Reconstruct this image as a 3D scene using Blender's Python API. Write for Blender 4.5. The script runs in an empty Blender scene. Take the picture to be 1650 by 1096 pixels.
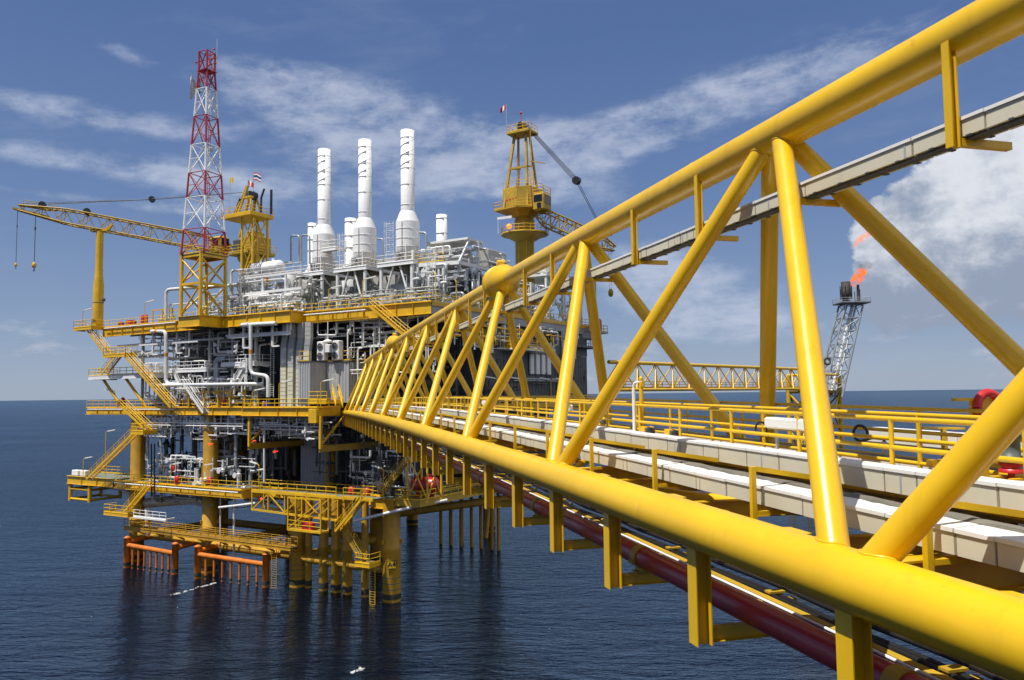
import bpy, math, random
import numpy as np
from mathutils import Vector, Matrix

# ---------------------------------------------------------------- camera, sky, sun
SC = bpy.context.scene
COL = SC.collection
FPX, CX, CY = 1280.0, 825.0, 548.0            # photograph 1650 x 1096, focal length in its pixels
EYE = np.array([0.0, 0.0, 25.0])
PITCH, ROLL = math.atan(88 / FPX), 0.0115
_f = np.array([0, math.cos(PITCH), math.sin(PITCH)])
_u0 = np.array([0, -math.sin(PITCH), math.cos(PITCH)])
_r0 = np.array([1.0, 0, 0])
CU = _u0 * math.cos(ROLL) + _r0 * math.sin(ROLL)
CR = _r0 * math.cos(ROLL) - _u0 * math.sin(ROLL)
cam = bpy.data.objects.new('camera', bpy.data.cameras.new('camera'))
COL.objects.link(cam)
cam.data.sensor_width = 36
cam.data.lens = 36 * FPX / 1650
cam.data.clip_start = 0.1
cam.data.clip_end = 200000
cam.matrix_world = Matrix(((CR[0], CU[0], -_f[0], EYE[0]), (CR[1], CU[1], -_f[1], EYE[1]),
                           (CR[2], CU[2], -_f[2], EYE[2]), (0, 0, 0, 1)))
SC.camera = cam
SC.view_settings.view_transform = 'Standard'
SC.view_settings.look = 'None'
SC.view_settings.exposure = 0.3
SC.view_settings.gamma = 1.0
try:
    SC.cycles.max_bounces = 6
    SC.cycles.transparent_max_bounces = 6
    SC.cycles.caustics_reflective = False
    SC.cycles.caustics_refractive = False
except Exception:
    pass

SUN_EL = math.radians(65)
SUN_AZ = math.radians(-126.0)               # compass angle from +Y towards +X
sun_dir = Vector((math.sin(SUN_AZ) * math.cos(SUN_EL), math.cos(SUN_AZ) * math.cos(SUN_EL), math.sin(SUN_EL)))
sun = bpy.data.objects.new('sun', bpy.data.lights.new('sun', 'SUN'))
COL.objects.link(sun)
sun.data.energy = 4.9
sun.data.angle = math.radians(0.53)
sun.data.color = (1.0, 0.955, 0.88)
sun.rotation_euler = sun_dir.to_track_quat('Z', 'Y').to_euler()


class N:
    """a socket with arithmetic: builds math nodes"""
    tree = None

    def __init__(self, s): self.s = s

    @staticmethod
    def op(o, *a, clamp=False):
        n = N.tree.nodes.new('ShaderNodeMath')
        n.operation = o
        n.use_clamp = clamp
        for i, x in enumerate(a):
            if isinstance(x, N): N.tree.links.new(x.s, n.inputs[i])
            else: n.inputs[i].default_value = x
        return N(n.outputs[0])

    def __add__(self, b): return N.op('ADD', self, b)
    def __radd__(self, b): return N.op('ADD', b, self)
    def __sub__(self, b): return N.op('SUBTRACT', self, b)
    def __rsub__(self, b): return N.op('SUBTRACT', b, self)
    def __mul__(self, b): return N.op('MULTIPLY', self, b)
    def __rmul__(self, b): return N.op('MULTIPLY', b, self)
    def __truediv__(self, b): return N.op('DIVIDE', self, b)

    def step(self, a, b):
        n = N.tree.nodes.new('ShaderNodeMapRange')
        n.interpolation_type = 'SMOOTHSTEP'
        N.tree.links.new(self.s, n.inputs[0])
        n.inputs[1].default_value = a
        n.inputs[2].default_value = b
        return N(n.outputs[0])


def comb(x, y, z):
    n = N.tree.nodes.new('ShaderNodeCombineXYZ')
    for i, v in enumerate((x, y, z)):
        if isinstance(v, N): N.tree.links.new(v.s, n.inputs[i])
        else: n.inputs[i].default_value = v
    return N(n.outputs[0])


def noise(vec, scale, detail=4, rough=0.55, dist=0.0):
    n = N.tree.nodes.new('ShaderNodeTexNoise')
    N.tree.links.new(vec.s, n.inputs['Vector'])
    n.inputs['Scale'].default_value = scale
    n.inputs['Detail'].default_value = detail
    n.inputs['Roughness'].default_value = rough
    n.inputs['Distortion'].default_value = dist
    return N(n.outputs[0])


def mixc(fac, a, b, mode='MIX'):
    n = N.tree.nodes.new('ShaderNodeMix')
    n.data_type = 'RGBA'
    n.blend_type = mode
    for sock, v in ((n.inputs[0], fac), (n.inputs[6], a), (n.inputs[7], b)):
        if isinstance(v, N): N.tree.links.new(v.s, sock)
        elif isinstance(v, (int, float)): sock.default_value = v
        else: sock.default_value = (*v, 1) if len(v) == 3 else v
    return N(n.outputs[2])


world = bpy.data.worlds.new('World')
SC.world = world
world.use_nodes = True
nt = world.node_tree
nt.nodes.clear()
N.tree = nt
skyn = nt.nodes.new('ShaderNodeTexSky')
skyn.sky_type = 'NISHITA'
skyn.sun_disc = False
skyn.sun_elevation = SUN_EL
skyn.sun_rotation = SUN_AZ
skyn.altitude = 0
skyn.air_density = 1.0
skyn.dust_density = 0.6
skyn.ozone_density = 2.0
tc = nt.nodes.new('ShaderNodeTexCoord')
sep = nt.nodes.new('ShaderNodeSeparateXYZ')
nt.links.new(tc.outputs['Generated'], sep.inputs[0])
dx, dy, dz = (N(sep.outputs[i]) for i in range(3))
az = N.op('ARCTAN2', dx, dy)
el = N.op('ARCSINE', dz)
# the clear blue of the photograph: the model sky pulled towards a deeper gradient, with whitened sky added overhead to fill the shadows
ramp = nt.nodes.new('ShaderNodeValToRGB')
nt.links.new((el * 0.7).s, ramp.inputs[0])
stops = ((0.0, (2.45, 3.05, 4.10)), (0.061, (1.62, 2.25, 3.65)), (0.1575, (0.95, 1.58, 3.15)), (0.306, (0.60, 1.12, 2.60)), (0.38, (0.66, 1.15, 2.55)), (0.63, (1.45, 1.70, 2.55)), (1.0, (2.4, 2.5, 2.8)))
for _ in stops[2:]: ramp.color_ramp.elements.new(0.5)
for i_, (p_, c_) in enumerate(stops): ramp.color_ramp.elements[i_].position = p_
for i_, (p_, c_) in enumerate(stops): ramp.color_ramp.elements[i_].color = (*c_, 1)
base = mixc(0.86, N(skyn.outputs[0]), N(ramp.outputs[0]))
# streaky high cloud: banks along the view, broken up by drawn-out noise
def bank(px, py, wx, wy, tilt=0.0, k=1.0):
    a0 = math.atan((px - CX) / FPX)
    e0 = math.atan((637 - py) / math.hypot(FPX, px - CX))
    u_ = (az - a0) / (wx / FPX)
    v_ = (el - e0 - (az - a0) * tilt) / (wy / FPX)
    return N.op('POWER', 2.718, (u_ * u_ + v_ * v_) * -1.0) * k


banks = None
for bk in ((110, 165, 240, 26, -.04), (150, 252, 260, 26, -.02), (30, 296, 260, 12, -.03, .6), (460, 100, 170, 40, .02, .55), (620, 190, 300, 62, -.10, 1.0), (760, 255, 190, 55, -.15, .9),
           (560, 300, 240, 60, .02, .55), (1010, 210, 200, 40, .22, .8), (1280, 120, 330, 55, .20, .95), (1500, 250, 130, 20, .2, .5), (1120, 470, 190, 60, 0, .95), (1180, 535, 170, 34, 0, 1.0), (1010, 430, 120, 40, .1, .7),
           (690, 10, 70, 16, -.2, .6), (180, 62, 60, 16, -.2, .6), (240, 465, 110, 7, -.05, .5), (1000, 330, 160, 60, 0, .4), (330, 320, 120, 30, 0, .5)):
    b_ = bank(*bk)
    banks = b_ if banks is None else banks + b_
sx_, sy_ = az * 3.0, (el - az * 0.10) * 9.5
wisp = noise(comb(sx_, sy_, 0.0), 2.6, 9, 0.62, 0.25)
puff = noise(comb(az * 9.0, el * 16.0, 4.0), 2.4, 8, 0.66, 0.15)
low = noise(comb(az * 2.0, el * 5.0, 2.0), 1.4, 3, 0.5)
mott = noise(comb(az * 14.0, el * 30.0, 9.0), 1.9, 7, 0.68, 0.1)
banks = N.op('MINIMUM', banks, 1.0)
cir = (banks * (-0.30 + wisp * 0.95 + puff * 0.85 + mott * 0.75) - 0.50 + (wisp - .5) * .40).step(0.0, 0.86)
cir = N.op('MAXIMUM', cir * 0.95, (wisp * .7 + low * .5 - .5).step(.08, .42) * 0.16)
col = mixc(cir * 0.74, base, (4.5, 4.9, 5.9))
# heaped cloud low on the right
cn = noise(comb(az * 1.0, el * 1.2, 0.9), 8.0, 10, 0.62, 0.12)
cn2 = noise(comb(az * 1.0, el * 1.2, 7.0), 22.0, 9, 0.66)
cbody = (az - 0.385).step(-0.03, 0.06) * (el - 0.045).step(-0.03, 0.07) * (0.235 + (az - 0.42) * 0.55 - el).step(-0.03, 0.07)
cmask = (cbody * 1.0 + (cn - 0.5) * 1.5 + (cn2 - .5) * .75 * cbody).step(0.48, 0.62)
shade = noise(comb(az, el * 1.5 + 0.07, 2.2), 8.0, 8, 0.6)
ccol = mixc((shade * 0.95 + (cn2 - .5) * .75 + (el - 0.185) * 2.6).step(0.22, 0.66), (2.3, 2.75, 3.6), (6.0, 6.2, 6.6))
col = mixc(cmask * 0.92, col, ccol)
# small heaps just over the horizon
ln = noise(comb(az * 1.0, el * 2.4, 5.1), 12.0, 7, 0.6)
lmask = (ln + (0.02 - (el - 0.05) * (el - 0.05) * 40.0)).step(0.57, 0.72) * (0.16 - el).step(0.0, 0.06) * el.step(0.0, 0.02)
col = mixc(lmask * 0.42, col, (4.6, 4.7, 5.3))
bg = nt.nodes.new('ShaderNodeBackground')
bg.inputs[1].default_value = 0.106
nt.links.new(col.s, bg.inputs[0])
wo = nt.nodes.new('ShaderNodeOutputWorld')
nt.links.new(bg.outputs[0], wo.inputs[0])

# ---------------------------------------------------------------- materials
M = {}


def mat(name, color, rough=0.5, metal=0.0, vary=0.12, rust=0.0, streak=0.0, bump=0.0, coat=0.0, scale=1.0,
        rustcol=(0.16, 0.055, 0.02), grime=(0.05, 0.04, 0.03)):
    m = bpy.data.materials.new(name)
    m.use_nodes = True
    N.tree = m.node_tree
    b = m.node_tree.nodes['Principled BSDF']
    t = m.node_tree.nodes.new('ShaderNodeTexCoord')
    obj = N(t.outputs['Object'])
    n1 = noise(obj, 0.55 * scale, 5, 0.6)
    c = mixc(n1.step(0.3, 0.75), tuple(x * (1 - vary) for x in color), tuple(min(1, x * (1 + vary * 0.6)) for x in color))
    if streak:
        mp = m.node_tree.nodes.new('ShaderNodeMapping')
        mp.inputs['Scale'].default_value = (2.2, 2.2, 0.16)
        m.node_tree.links.new(obj.s, mp.inputs[0])
        st = noise(N(mp.outputs[0]), 1.6 * scale, 6, 0.65)
        c = mixc(st.step(0.52, 0.78) * streak, c, grime)
    if rust:
        r = noise(obj, 1.9 * scale, 7, 0.68, 0.4)
        c = mixc(r.step(0.66 - 0.2 * rust, 0.80 - 0.16 * rust) * min(1, 0.55 + rust * 0.4), c, rustcol)
    m.node_tree.links.new(c.s, b.inputs['Base Color'])
    rn = noise(obj, 3.0 * scale, 4, 0.6)
    m.node_tree.links.new((rn * 0.25 + (rough - 0.12)).s, b.inputs['Roughness'])
    b.inputs['Metallic'].default_value = metal
    if coat:
        b.inputs['Coat Weight'].default_value = coat
        b.inputs['Coat Roughness'].default_value = 0.12
    if bump:
        bn = m.node_tree.nodes.new('ShaderNodeBump')
        bn.inputs['Strength'].default_value = bump
        bn.inputs['Distance'].default_value = 0.02
        m.node_tree.links.new(noise(obj, 9.0 * scale, 4, 0.6).s, bn.inputs['Height'])
        m.node_tree.links.new(bn.outputs[0], b.inputs['Normal'])
    M[name] = m
    return m


def emit(name, color, strength):
    m = bpy.data.materials.new(name)
    m.use_nodes = True
    b = m.node_tree.nodes['Principled BSDF']
    b.inputs['Base Color'].default_value = (*color, 1)
    b.inputs['Emission Color'].default_value = (*color, 1)
    b.inputs['Emission Strength'].default_value = strength
    M[name] = m
    return m


mat('bridge_yellow', (0.73, 0.44, 0.006), 0.33, vary=0.10, coat=0.12, bump=0.05, streak=0.24, rust=0.06, grime=(0.3, 0.17, 0.02))
mat('deck_yellow', (0.68, 0.40, 0.008), 0.42, vary=0.16, rust=0.12, streak=0.25, grime=(0.25, 0.12, 0.02))
mat('rail_yellow', (0.70, 0.43, 0.008), 0.40, vary=0.08)
mat('dull_yellow', (0.46, 0.29, 0.022), 0.55, vary=0.2, rust=0.15, streak=0.35, grime=(0.10, 0.06, 0.02))
mat('jacket_ochre', (0.47, 0.255, 0.014), 0.6, vary=0.25, rust=0.22, streak=0.4, grime=(0.12, 0.07, 0.02))
mat('fender_orange', (0.60, 0.155, 0.008), 0.6, vary=0.3, rust=0.5, streak=0.4, scale=1.2, rustcol=(0.40, 0.07, 0.008), grime=(0.55, 0.30, 0.02))
mat('tide_growth', (0.035, 0.032, 0.02), 0.8, vary=0.5, bump=0.4)
mat('white_paint', (0.76, 0.76, 0.75), 0.42, vary=0.08, streak=0.22, grime=(0.33, 0.30, 0.26))
mat('stack_white', (0.80, 0.80, 0.80), 0.45, vary=0.05, streak=0.12, grime=(0.40, 0.36, 0.30))
mat('pipe_white', (0.66, 0.67, 0.68), 0.38, vary=0.1, streak=0.2, grime=(0.3, 0.28, 0.25))
mat('pipe_grey', (0.36, 0.38, 0.40), 0.36, metal=0.3, vary=0.2, rust=0.05)
mat('insulation', (0.48, 0.47, 0.44), 0.45, metal=0.2, vary=0.25, streak=0.3, grime=(0.2, 0.18, 0.14))
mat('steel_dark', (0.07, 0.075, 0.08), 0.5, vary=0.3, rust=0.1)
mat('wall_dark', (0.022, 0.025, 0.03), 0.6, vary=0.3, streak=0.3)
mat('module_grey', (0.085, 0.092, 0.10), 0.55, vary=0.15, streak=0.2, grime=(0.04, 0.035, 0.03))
mat('cabin_grey', (0.36, 0.37, 0.39), 0.45, vary=0.1, streak=0.25, grime=(0.18, 0.16, 0.14))
mat('wall_grey', (0.30, 0.31, 0.33), 0.5, vary=0.1, streak=0.3, grime=(0.16, 0.15, 0.13))
mat('deck_green', (0.16, 0.20, 0.15), 0.7, vary=0.25, rust=0.1)
mat('grating', (0.20, 0.15, 0.06), 0.7, vary=0.25)
mat('tray_cream', (0.62, 0.58, 0.44), 0.5, vary=0.10, streak=0.25, grime=(0.36, 0.33, 0.24))
mat('lid_white', (0.78, 0.77, 0.73), 0.45, vary=0.06)
mat('pipe_red', (0.36, 0.008, 0.016), 0.36, vary=0.15, coat=0.2, streak=0.12)
mat('red_paint', (0.52, 0.016, 0.018), 0.4, vary=0.1)
mat('mast_red', (0.36, 0.02, 0.03), 0.5, vary=0.12)
mat('tray_shade', (0.17, 0.155, 0.125), 0.7, vary=0.3, streak=0.3)
mat('black_rubber', (0.012, 0.012, 0.013), 0.42, vary=0.3)
mat('soot', (0.03, 0.028, 0.026), 0.75, vary=0.5, rust=0.2)
mat('galvanized', (0.52, 0.53, 0.54), 0.42, metal=0.45, vary=0.12)
mat('valve_green', (0.10, 0.13, 0.11), 0.5, vary=0.2)
mat('glass_dark', (0.01, 0.013, 0.017), 0.08, vary=0.0)
mat('blue_paint', (0.02, 0.05, 0.30), 0.4)
mat('orange_band', (0.62, 0.24, 0.02), 0.5)
emit('lamp_red', (1.0, 0.05, 0.015), 1.6)
emit('lamp_orange', (1.0, 0.20, 0.02), 1.5)


def sea_material():
    m = bpy.data.materials.new('sea_water')
    m.use_nodes = True
    N.tree = m.node_tree
    b = m.node_tree.nodes['Principled BSDF']
    t = m.node_tree.nodes.new('ShaderNodeTexCoord')
    obj = N(t.outputs['Object'])
    big = noise(obj, 0.012, 4, 0.55)
    c = mixc(big.step(0.35, 0.7), (0.0005, 0.0021, 0.0078), (0.0009, 0.0034, 0.0115))
    m.node_tree.links.new(c.s, b.inputs['Base Color'])
    for nd in list(m.node_tree.nodes):
        if nd.type == 'BSDF_PRINCIPLED': m.node_tree.nodes.remove(nd)
    mp = m.node_tree.nodes.new('ShaderNodeMapping')
    mp.inputs['Rotation'].default_value = (0, 0, 0.35)
    mp.inputs['Scale'].default_value = (0.42, 1.0, 1.0)
    m.node_tree.links.new(obj.s, mp.inputs[0])
    v = N(mp.outputs[0])
    gust = noise(obj, 0.012, 3, 0.6).step(0.3, 0.7) * 0.35 + 0.82
    hgt = (noise(v, 0.10, 2, 0.5, 0.2) * 0.9 + noise(v, 0.32, 3, 0.5, 0.25) * 0.65 + noise(v, 0.9, 4, 0.58, 0.25) * 0.52 + noise(v, 2.3, 4, 0.62, 0.2) * 0.30) * gust
    bn = m.node_tree.nodes.new('ShaderNodeBump')
    bn.inputs['Strength'].default_value = 1.0
    bn.inputs['Distance'].default_value = 0.72
    m.node_tree.links.new(hgt.s, bn.inputs['Height'])
    df = m.node_tree.nodes.new('ShaderNodeBsdfDiffuse')
    m.node_tree.links.new(c.s, df.inputs[0])
    gl = m.node_tree.nodes.new('ShaderNodeBsdfGlossy')
    gl.inputs['Roughness'].default_value = 0.03
    gl.inputs['Color'].default_value = (0.62, 0.80, 1.0, 1)
    fr = m.node_tree.nodes.new('ShaderNodeFresnel')
    fr.inputs[0].default_value = 1.33
    for nd in (df, gl, fr): m.node_tree.links.new(bn.outputs[0], nd.inputs['Normal'])
    mx = m.node_tree.nodes.new('ShaderNodeMixShader')
    # wave slopes hide one another at grazing angles, so the sea never turns into a full mirror
    m.node_tree.links.new(N.op('MINIMUM', N(fr.outputs[0]) * 0.92, 0.52).s, mx.inputs[0])
    m.node_tree.links.new(df.outputs[0], mx.inputs[1])
    m.node_tree.links.new(gl.outputs[0], mx.inputs[2])
    m.node_tree.links.new(mx.outputs[0], m.node_tree.nodes['Material Output'].inputs[0])
    M['sea_water'] = m


sea_material()

# ---------------------------------------------------------------- frames and mesh building
# platform frame: u along the front face (towards the right), v into the platform, z up from the sea
P_O = np.array([-14.9, 99.0])
PA = math.radians(59)
P_U = np.array([math.sin(PA), -math.cos(PA)])
P_V = np.array([math.cos(PA), math.sin(PA)])


def PT(p):
    p = np.asarray(p, float)
    out = np.empty_like(p)
    out[..., 0] = P_O[0] + p[..., 0] * P_U[0] + p[..., 1] * P_V[0]
    out[..., 1] = P_O[1] + p[..., 0] * P_U[1] + p[..., 1] * P_V[1]
    out[..., 2] = p[..., 2]
    return out


# bridge frame: w across (0 = left chord), s along it away from the viewer, z from the chord axis
B_AZ, B_W, B_S, B_Z, B_C1, B_C2 = 0.2602, 5.5575, 7.3152, 22.92, 0.016, -0.000153
B_D = np.array([-math.sin(B_AZ), math.cos(B_AZ)])
B_N = np.array([math.cos(B_AZ), math.sin(B_AZ)])
BW, BH = 5.354, 6.51


def BT(p):
    p = np.asarray(p, float)
    out = np.empty_like(p)
    s = p[..., 1] + B_S
    out[..., 0] = B_N[0] * (B_W + p[..., 0]) + B_D[0] * s
    out[..., 1] = B_N[1] * (B_W + p[..., 0]) + B_D[1] * s
    out[..., 2] = B_Z + p[..., 2] + B_C1 * s + B_C2 * s * s
    return out


def WT(p): return np.asarray(p, float)


def ray(x, y): return CR * (x - CX) / FPX - CU * (y - CY) / FPX + _f


def F(px, py, v=-1.0):
    """platform point at depth v seen in that direction"""
    r = ray(px, py)
    o = EYE[:2] - P_O
    t = (v - o @ P_V) / (r[:2] @ P_V)
    q = o + r[:2] * t
    return np.array([q @ P_U, v, EYE[2] + r[2] * t])


def S(px, py, u=5.5):
    """platform point on the side plane u"""
    r = ray(px, py)
    o = EYE[:2] - P_O
    t = (u - o @ P_U) / (r[:2] @ P_U)
    q = o + r[:2] * t
    return np.array([u, q @ P_V, EYE[2] + r[2] * t])


def FU(px, v=-1.0): return F(px, 600, v)[0]
def FZ(px, py, v=-1.0): return F(px, py, v)[2]


def nrm(a):
    a = np.asarray(a, float)
    return a / (np.linalg.norm(a) + 1e-12)


ORG = {}


class MB:
    def __init__(self, T=WT):
        self.T, self.v, self.f, self.sm = T, [], [], []
        self.n = 0

    def add(self, verts, faces, smooth=False):
        b = self.n
        self.v.append(np.asarray(verts, float))
        self.n += len(verts)
        self.f += [tuple(i + b for i in q) for q in faces]
        self.sm += [smooth] * len(faces)

    @staticmethod
    def basis(d):
        d = nrm(d)
        up = np.array([0, 0, 1.0]) if abs(d[2]) < 0.95 else np.array([0, 1.0, 0])
        x = nrm(np.cross(d, up))
        return x, np.cross(x, d)

    def rings(self, centers, radii, frames, n, caps=True, smooth=True):
        a = np.arange(n) * 2 * math.pi / n
        ca, sa = np.cos(a)[:, None], np.sin(a)[:, None]
        vs = [c + r * (ca * x + sa * y) for c, r, (x, y) in zip(centers, radii, frames)]
        fs = []
        for k in range(len(centers) - 1):
            for i in range(n):
                j = (i + 1) % n
                fs.append((k * n + i, k * n + j, (k + 1) * n + j, (k + 1) * n + i))
        self.add(np.concatenate(vs), fs, smooth)
        if caps:
            self.add(vs[0], [tuple(range(n))[::-1]])
            self.add(vs[-1], [tuple(range(n))])

    def tube(self, p0, p1, r, n=8, r2=None, caps=True):
        p0, p1 = np.asarray(p0, float), np.asarray(p1, float)
        fr = self.basis(p1 - p0)
        self.rings([p0, p1], [r, r if r2 is None else r2], [fr, fr], n, caps)
        return self

    def pipe(self, pts, r, bend=None, n=8, caps=True):
        pts = [np.asarray(p, float) for p in pts]
        bend = r * 3 if bend is None else bend
        path = [pts[0]]
        for i in range(1, len(pts) - 1):
            a, b, c = pts[i - 1], pts[i], pts[i + 1]
            la, lc = np.linalg.norm(a - b), np.linalg.norm(c - b)
            k = min(bend, la * 0.45, lc * 0.45)
            q0, q1 = b + nrm(a - b) * k, b + nrm(c - b) * k
            if k < 1e-4 or abs(nrm(a - b) @ nrm(c - b)) > 0.999:
                path.append(b)
                continue
            for t in (0, 0.25, 0.5, 0.75, 1):
                path.append((1 - t) ** 2 * q0 + 2 * t * (1 - t) * b + t * t * q1)
        path.append(pts[-1])
        x, y = self.basis(path[1] - path[0])
        cs, fr = [], []
        for i, p in enumerate(path):
            if i == 0: d = path[1] - path[0]
            elif i == len(path) - 1: d = path[-1] - path[-2]
            else: d = nrm(path[i + 1] - p) + nrm(p - path[i - 1])
            d = nrm(d)
            x = nrm(x - d * (x @ d))
            cs.append(p)
            fr.append((x, np.cross(d, x)))
        self.rings(cs, [r] * len(cs), fr, n, caps)
        return self

    def lathe(self, base, prof, n=20, axis=(0, 0, 1), caps=True):
        axis = nrm(axis)
        fr = self.basis(axis)
        base = np.asarray(base, float)
        self.rings([base + axis * z for r, z in prof], [max(r, 1e-3) for r, z in prof], [fr] * len(prof), n, caps)
        return self

    def box(self, a, b):
        (x0, y0, z0), (x1, y1, z1) = np.minimum(a, b), np.maximum(a, b)
        vs = [(x0, y0, z0), (x1, y0, z0), (x1, y1, z0), (x0, y1, z0), (x0, y0, z1), (x1, y0, z1), (x1, y1, z1), (x0, y1, z1)]
        self.add(vs, [(0, 3, 2, 1), (4, 5, 6, 7), (0, 1, 5, 4), (1, 2, 6, 5), (2, 3, 7, 6), (3, 0, 4, 7)])
        return self

    def bevel_box(self, a, b, k=0.03):
        lo, hi = np.minimum(a, b).astype(float), np.maximum(a, b).astype(float)
        k = min(k, *(0.3 * (hi - lo)))
        o = []
        for z, ins in ((lo[2], k), (lo[2] + k, 0), (hi[2] - k, 0), (hi[2], k)):
            x0, x1, y0, y1 = lo[0] + ins, hi[0] - ins, lo[1] + ins, hi[1] - ins
            o += [(x0 + k, y0, z), (x1 - k, y0, z), (x1, y0 + k, z), (x1, y1 - k, z), (x1 - k, y1, z), (x0 + k, y1, z), (x0, y1 - k, z), (x0, y0 + k, z)]
        fs = [tuple(range(8))[::-1], tuple(range(24, 32))]
        for r_ in range(3):
            for i in range(8):
                j = (i + 1) % 8
                fs.append((r_ * 8 + i, r_ * 8 + j, r_ * 8 + 8 + j, r_ * 8 + 8 + i))
        self.add(o, fs)
        return self

    def beam(self, p0, p1, w, h):
        p0, p1 = np.asarray(p0, float), np.asarray(p1, float)
        x, y = self.basis(p1 - p0)
        x, y = x * w / 2, y * h / 2
        vs = [p0 - x - y, p0 + x - y, p0 + x + y, p0 - x + y, p1 - x - y, p1 + x - y, p1 + x + y, p1 - x + y]
        self.add(vs, [(0, 3, 2, 1), (4, 5, 6, 7), (0, 1, 5, 4), (1, 2, 6, 5), (2, 3, 7, 6), (3, 0, 4, 7)])
        return self

    def prism(self, poly, z0, z1):
        n = len(poly)
        vs = [(x, y, z0) for x, y in poly] + [(x, y, z1) for x, y in poly]
        self.add(vs, [tuple(range(n))[::-1], tuple(range(n, 2 * n))] + [(i, (i + 1) % n, n + (i + 1) % n, n + i) for i in range(n)])
        return self

    def ibeam(self, p0, p1, w, h, t=0.03, up=None):
        """I section along p0-p1: flanges w wide, h deep"""
        p0, p1 = np.asarray(p0, float), np.asarray(p1, float)
        d = nrm(p1 - p0)
        if up is None: x, y = self.basis(d)
        else:
            y = nrm(np.asarray(up, float) - d * (np.asarray(up, float) @ d))
            x = np.cross(d, y)
        o = [(-w / 2, -h / 2), (w / 2, -h / 2), (w / 2, -h / 2 + t), (t / 2, -h / 2 + t), (t / 2, h / 2 - t), (w / 2, h / 2 - t),
             (w / 2, h / 2), (-w / 2, h / 2), (-w / 2, h / 2 - t), (-t / 2, h / 2 - t), (-t / 2, -h / 2 + t), (-w / 2, -h / 2 + t)]
        vs = [p0 + x * a + y * b for a, b in o] + [p1 + x * a + y * b for a, b in o]
        fs = [(i, (i + 1) % 12, 12 + (i + 1) % 12, 12 + i) for i in range(12)]
        for k in (0, 12):
            fs += [(k + 0, k + 1, k + 2, k + 11), (k + 8, k + 5, k + 6, k + 7), (k + 10, k + 3, k + 4, k + 9)]
        self.add(vs, fs)
        return self

    def rail(self, pts, h=1.1, gap=1.6, r=0.045, lv=(1.0, 0.52), toe=True, n=5):
        pts = [np.asarray(p, float) for p in pts]
        up = np.array([0, 0, 1.0])
        for a, b in zip(pts[:-1], pts[1:]):
            L = np.linalg.norm(b - a)
            if L < 0.05: continue
            k = max(1, int(round(L / gap)))
            for i in range(k + 1):
                q = a + (b - a) * i / k
                self.tube(q, q + up * h, r * 1.1, n)
            for f in lv: self.tube(a + up * h * f, b + up * h * f, r, n)
            if toe: self.beam(a + up * 0.08, b + up * 0.08, 0.012, 0.15)
        return self

    def corr(self, a, b, z0, z1, pitch=0.5, depth=0.07):
        """ribbed sheet wall from a to b (2-d points)"""
        a, b = np.asarray(a, float), np.asarray(b, float)
        L = np.linalg.norm(b - a)
        d = (b - a) / L
        nn = np.array([d[1], -d[0]])
        n = max(2, int(L / pitch))
        o = []
        for i in range(n):
            for f, q in ((0, 0), (0.3, 0), (0.45, 1), (0.85, 1)):
                o.append(a + d * L * (i + f) / n + nn * depth * q)
        o.append(b)
        m = len(o)
        vs = [(*p, z0) for p in o] + [(*p, z1) for p in o]
        self.add(vs, [(i, i + 1, m + i + 1, m + i) for i in range(m - 1)])
        return self

    def ball(self, c, r, n=10, sq=(1, 1, 1)):
        c = np.asarray(c, float)
        vs, fs = [], []
        k = n // 2 + 1
        for i in range(1, k):
            t = math.pi * i / k
            for j in range(n):
                p = 2 * math.pi * j / n
                vs.append(c + r * np.array([math.sin(t) * math.cos(p) * sq[0], math.sin(t) * math.sin(p) * sq[1], math.cos(t) * sq[2]]))
        vs += [c + np.array([0, 0, r * sq[2]]), c - np.array([0, 0, r * sq[2]])]
        A, B = len(vs) - 2, len(vs) - 1
        for i in range(k - 2):
            for j in range(n):
                l = (j + 1) % n
                fs.append((i * n + j, (i + 1) * n + j, (i + 1) * n + l, i * n + l))
        for j in range(n):
            l = (j + 1) % n
            fs.append((A, j, l))
            fs.append((B, (k - 2) * n + l, (k - 2) * n + j))
        self.add(vs, fs, True)
        return self

    def ring(self, c, R_, r, axis=(0, 0, 1), n=20, m=6, a0=0, a1=2 * math.pi):
        x, y = self.basis(axis)
        c = np.asarray(c, float)
        pts = [c + R_ * (math.cos(t) * x + math.sin(t) * y) for t in np.linspace(a0, a1, n + 1)]
        return self.pipe(pts, r, 0.0, m)

    def build(self, name, m, parent=None):
        V = self.T(np.concatenate(self.v))
        if parent is None: o_ = np.array([(V[:, 0].min() + V[:, 0].max()) / 2, (V[:, 1].min() + V[:, 1].max()) / 2, V[:, 2].min()])
        else: o_ = ORG[parent]
        me = bpy.data.meshes.new(name)
        me.from_pydata((V - o_).tolist(), [], self.f)
        me.polygons.foreach_set('use_smooth', self.sm)
        me.materials.append(M[m] if isinstance(m, str) else m)
        me.update()
        o = bpy.data.objects.new(name, me)
        COL.objects.link(o)
        if parent is None: o.location = o_
        else: o.parent = parent
        ORG[o] = o_
        return o


def tag(o, label=None, cat=None, group=None, kind=None):
    if label: o['label'] = label
    if cat: o['category'] = cat
    if group: o['group'] = group
    if kind: o['kind'] = kind
    return o


def empty(name, loc, label, cat, group=None):
    o = bpy.data.objects.new(name, None)
    COL.objects.link(o)
    o.location = loc
    o.empty_display_size = 0.3
    ORG[o] = np.array(loc, float)
    return tag(o, label, cat, group)


def copy_tree(o, parent=None, shift=None):
    c = o.copy()
    COL.objects.link(c)
    if parent is not None: c.parent = parent
    if shift is not None: c.location = np.array(o.location) + shift
    ORG[c] = ORG[o] + (0 if shift is None else shift)
    for ch in [x for x in COL.objects if x.parent == o]: copy_tree(ch, c)
    return c


RNG = random.Random(7)
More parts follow.
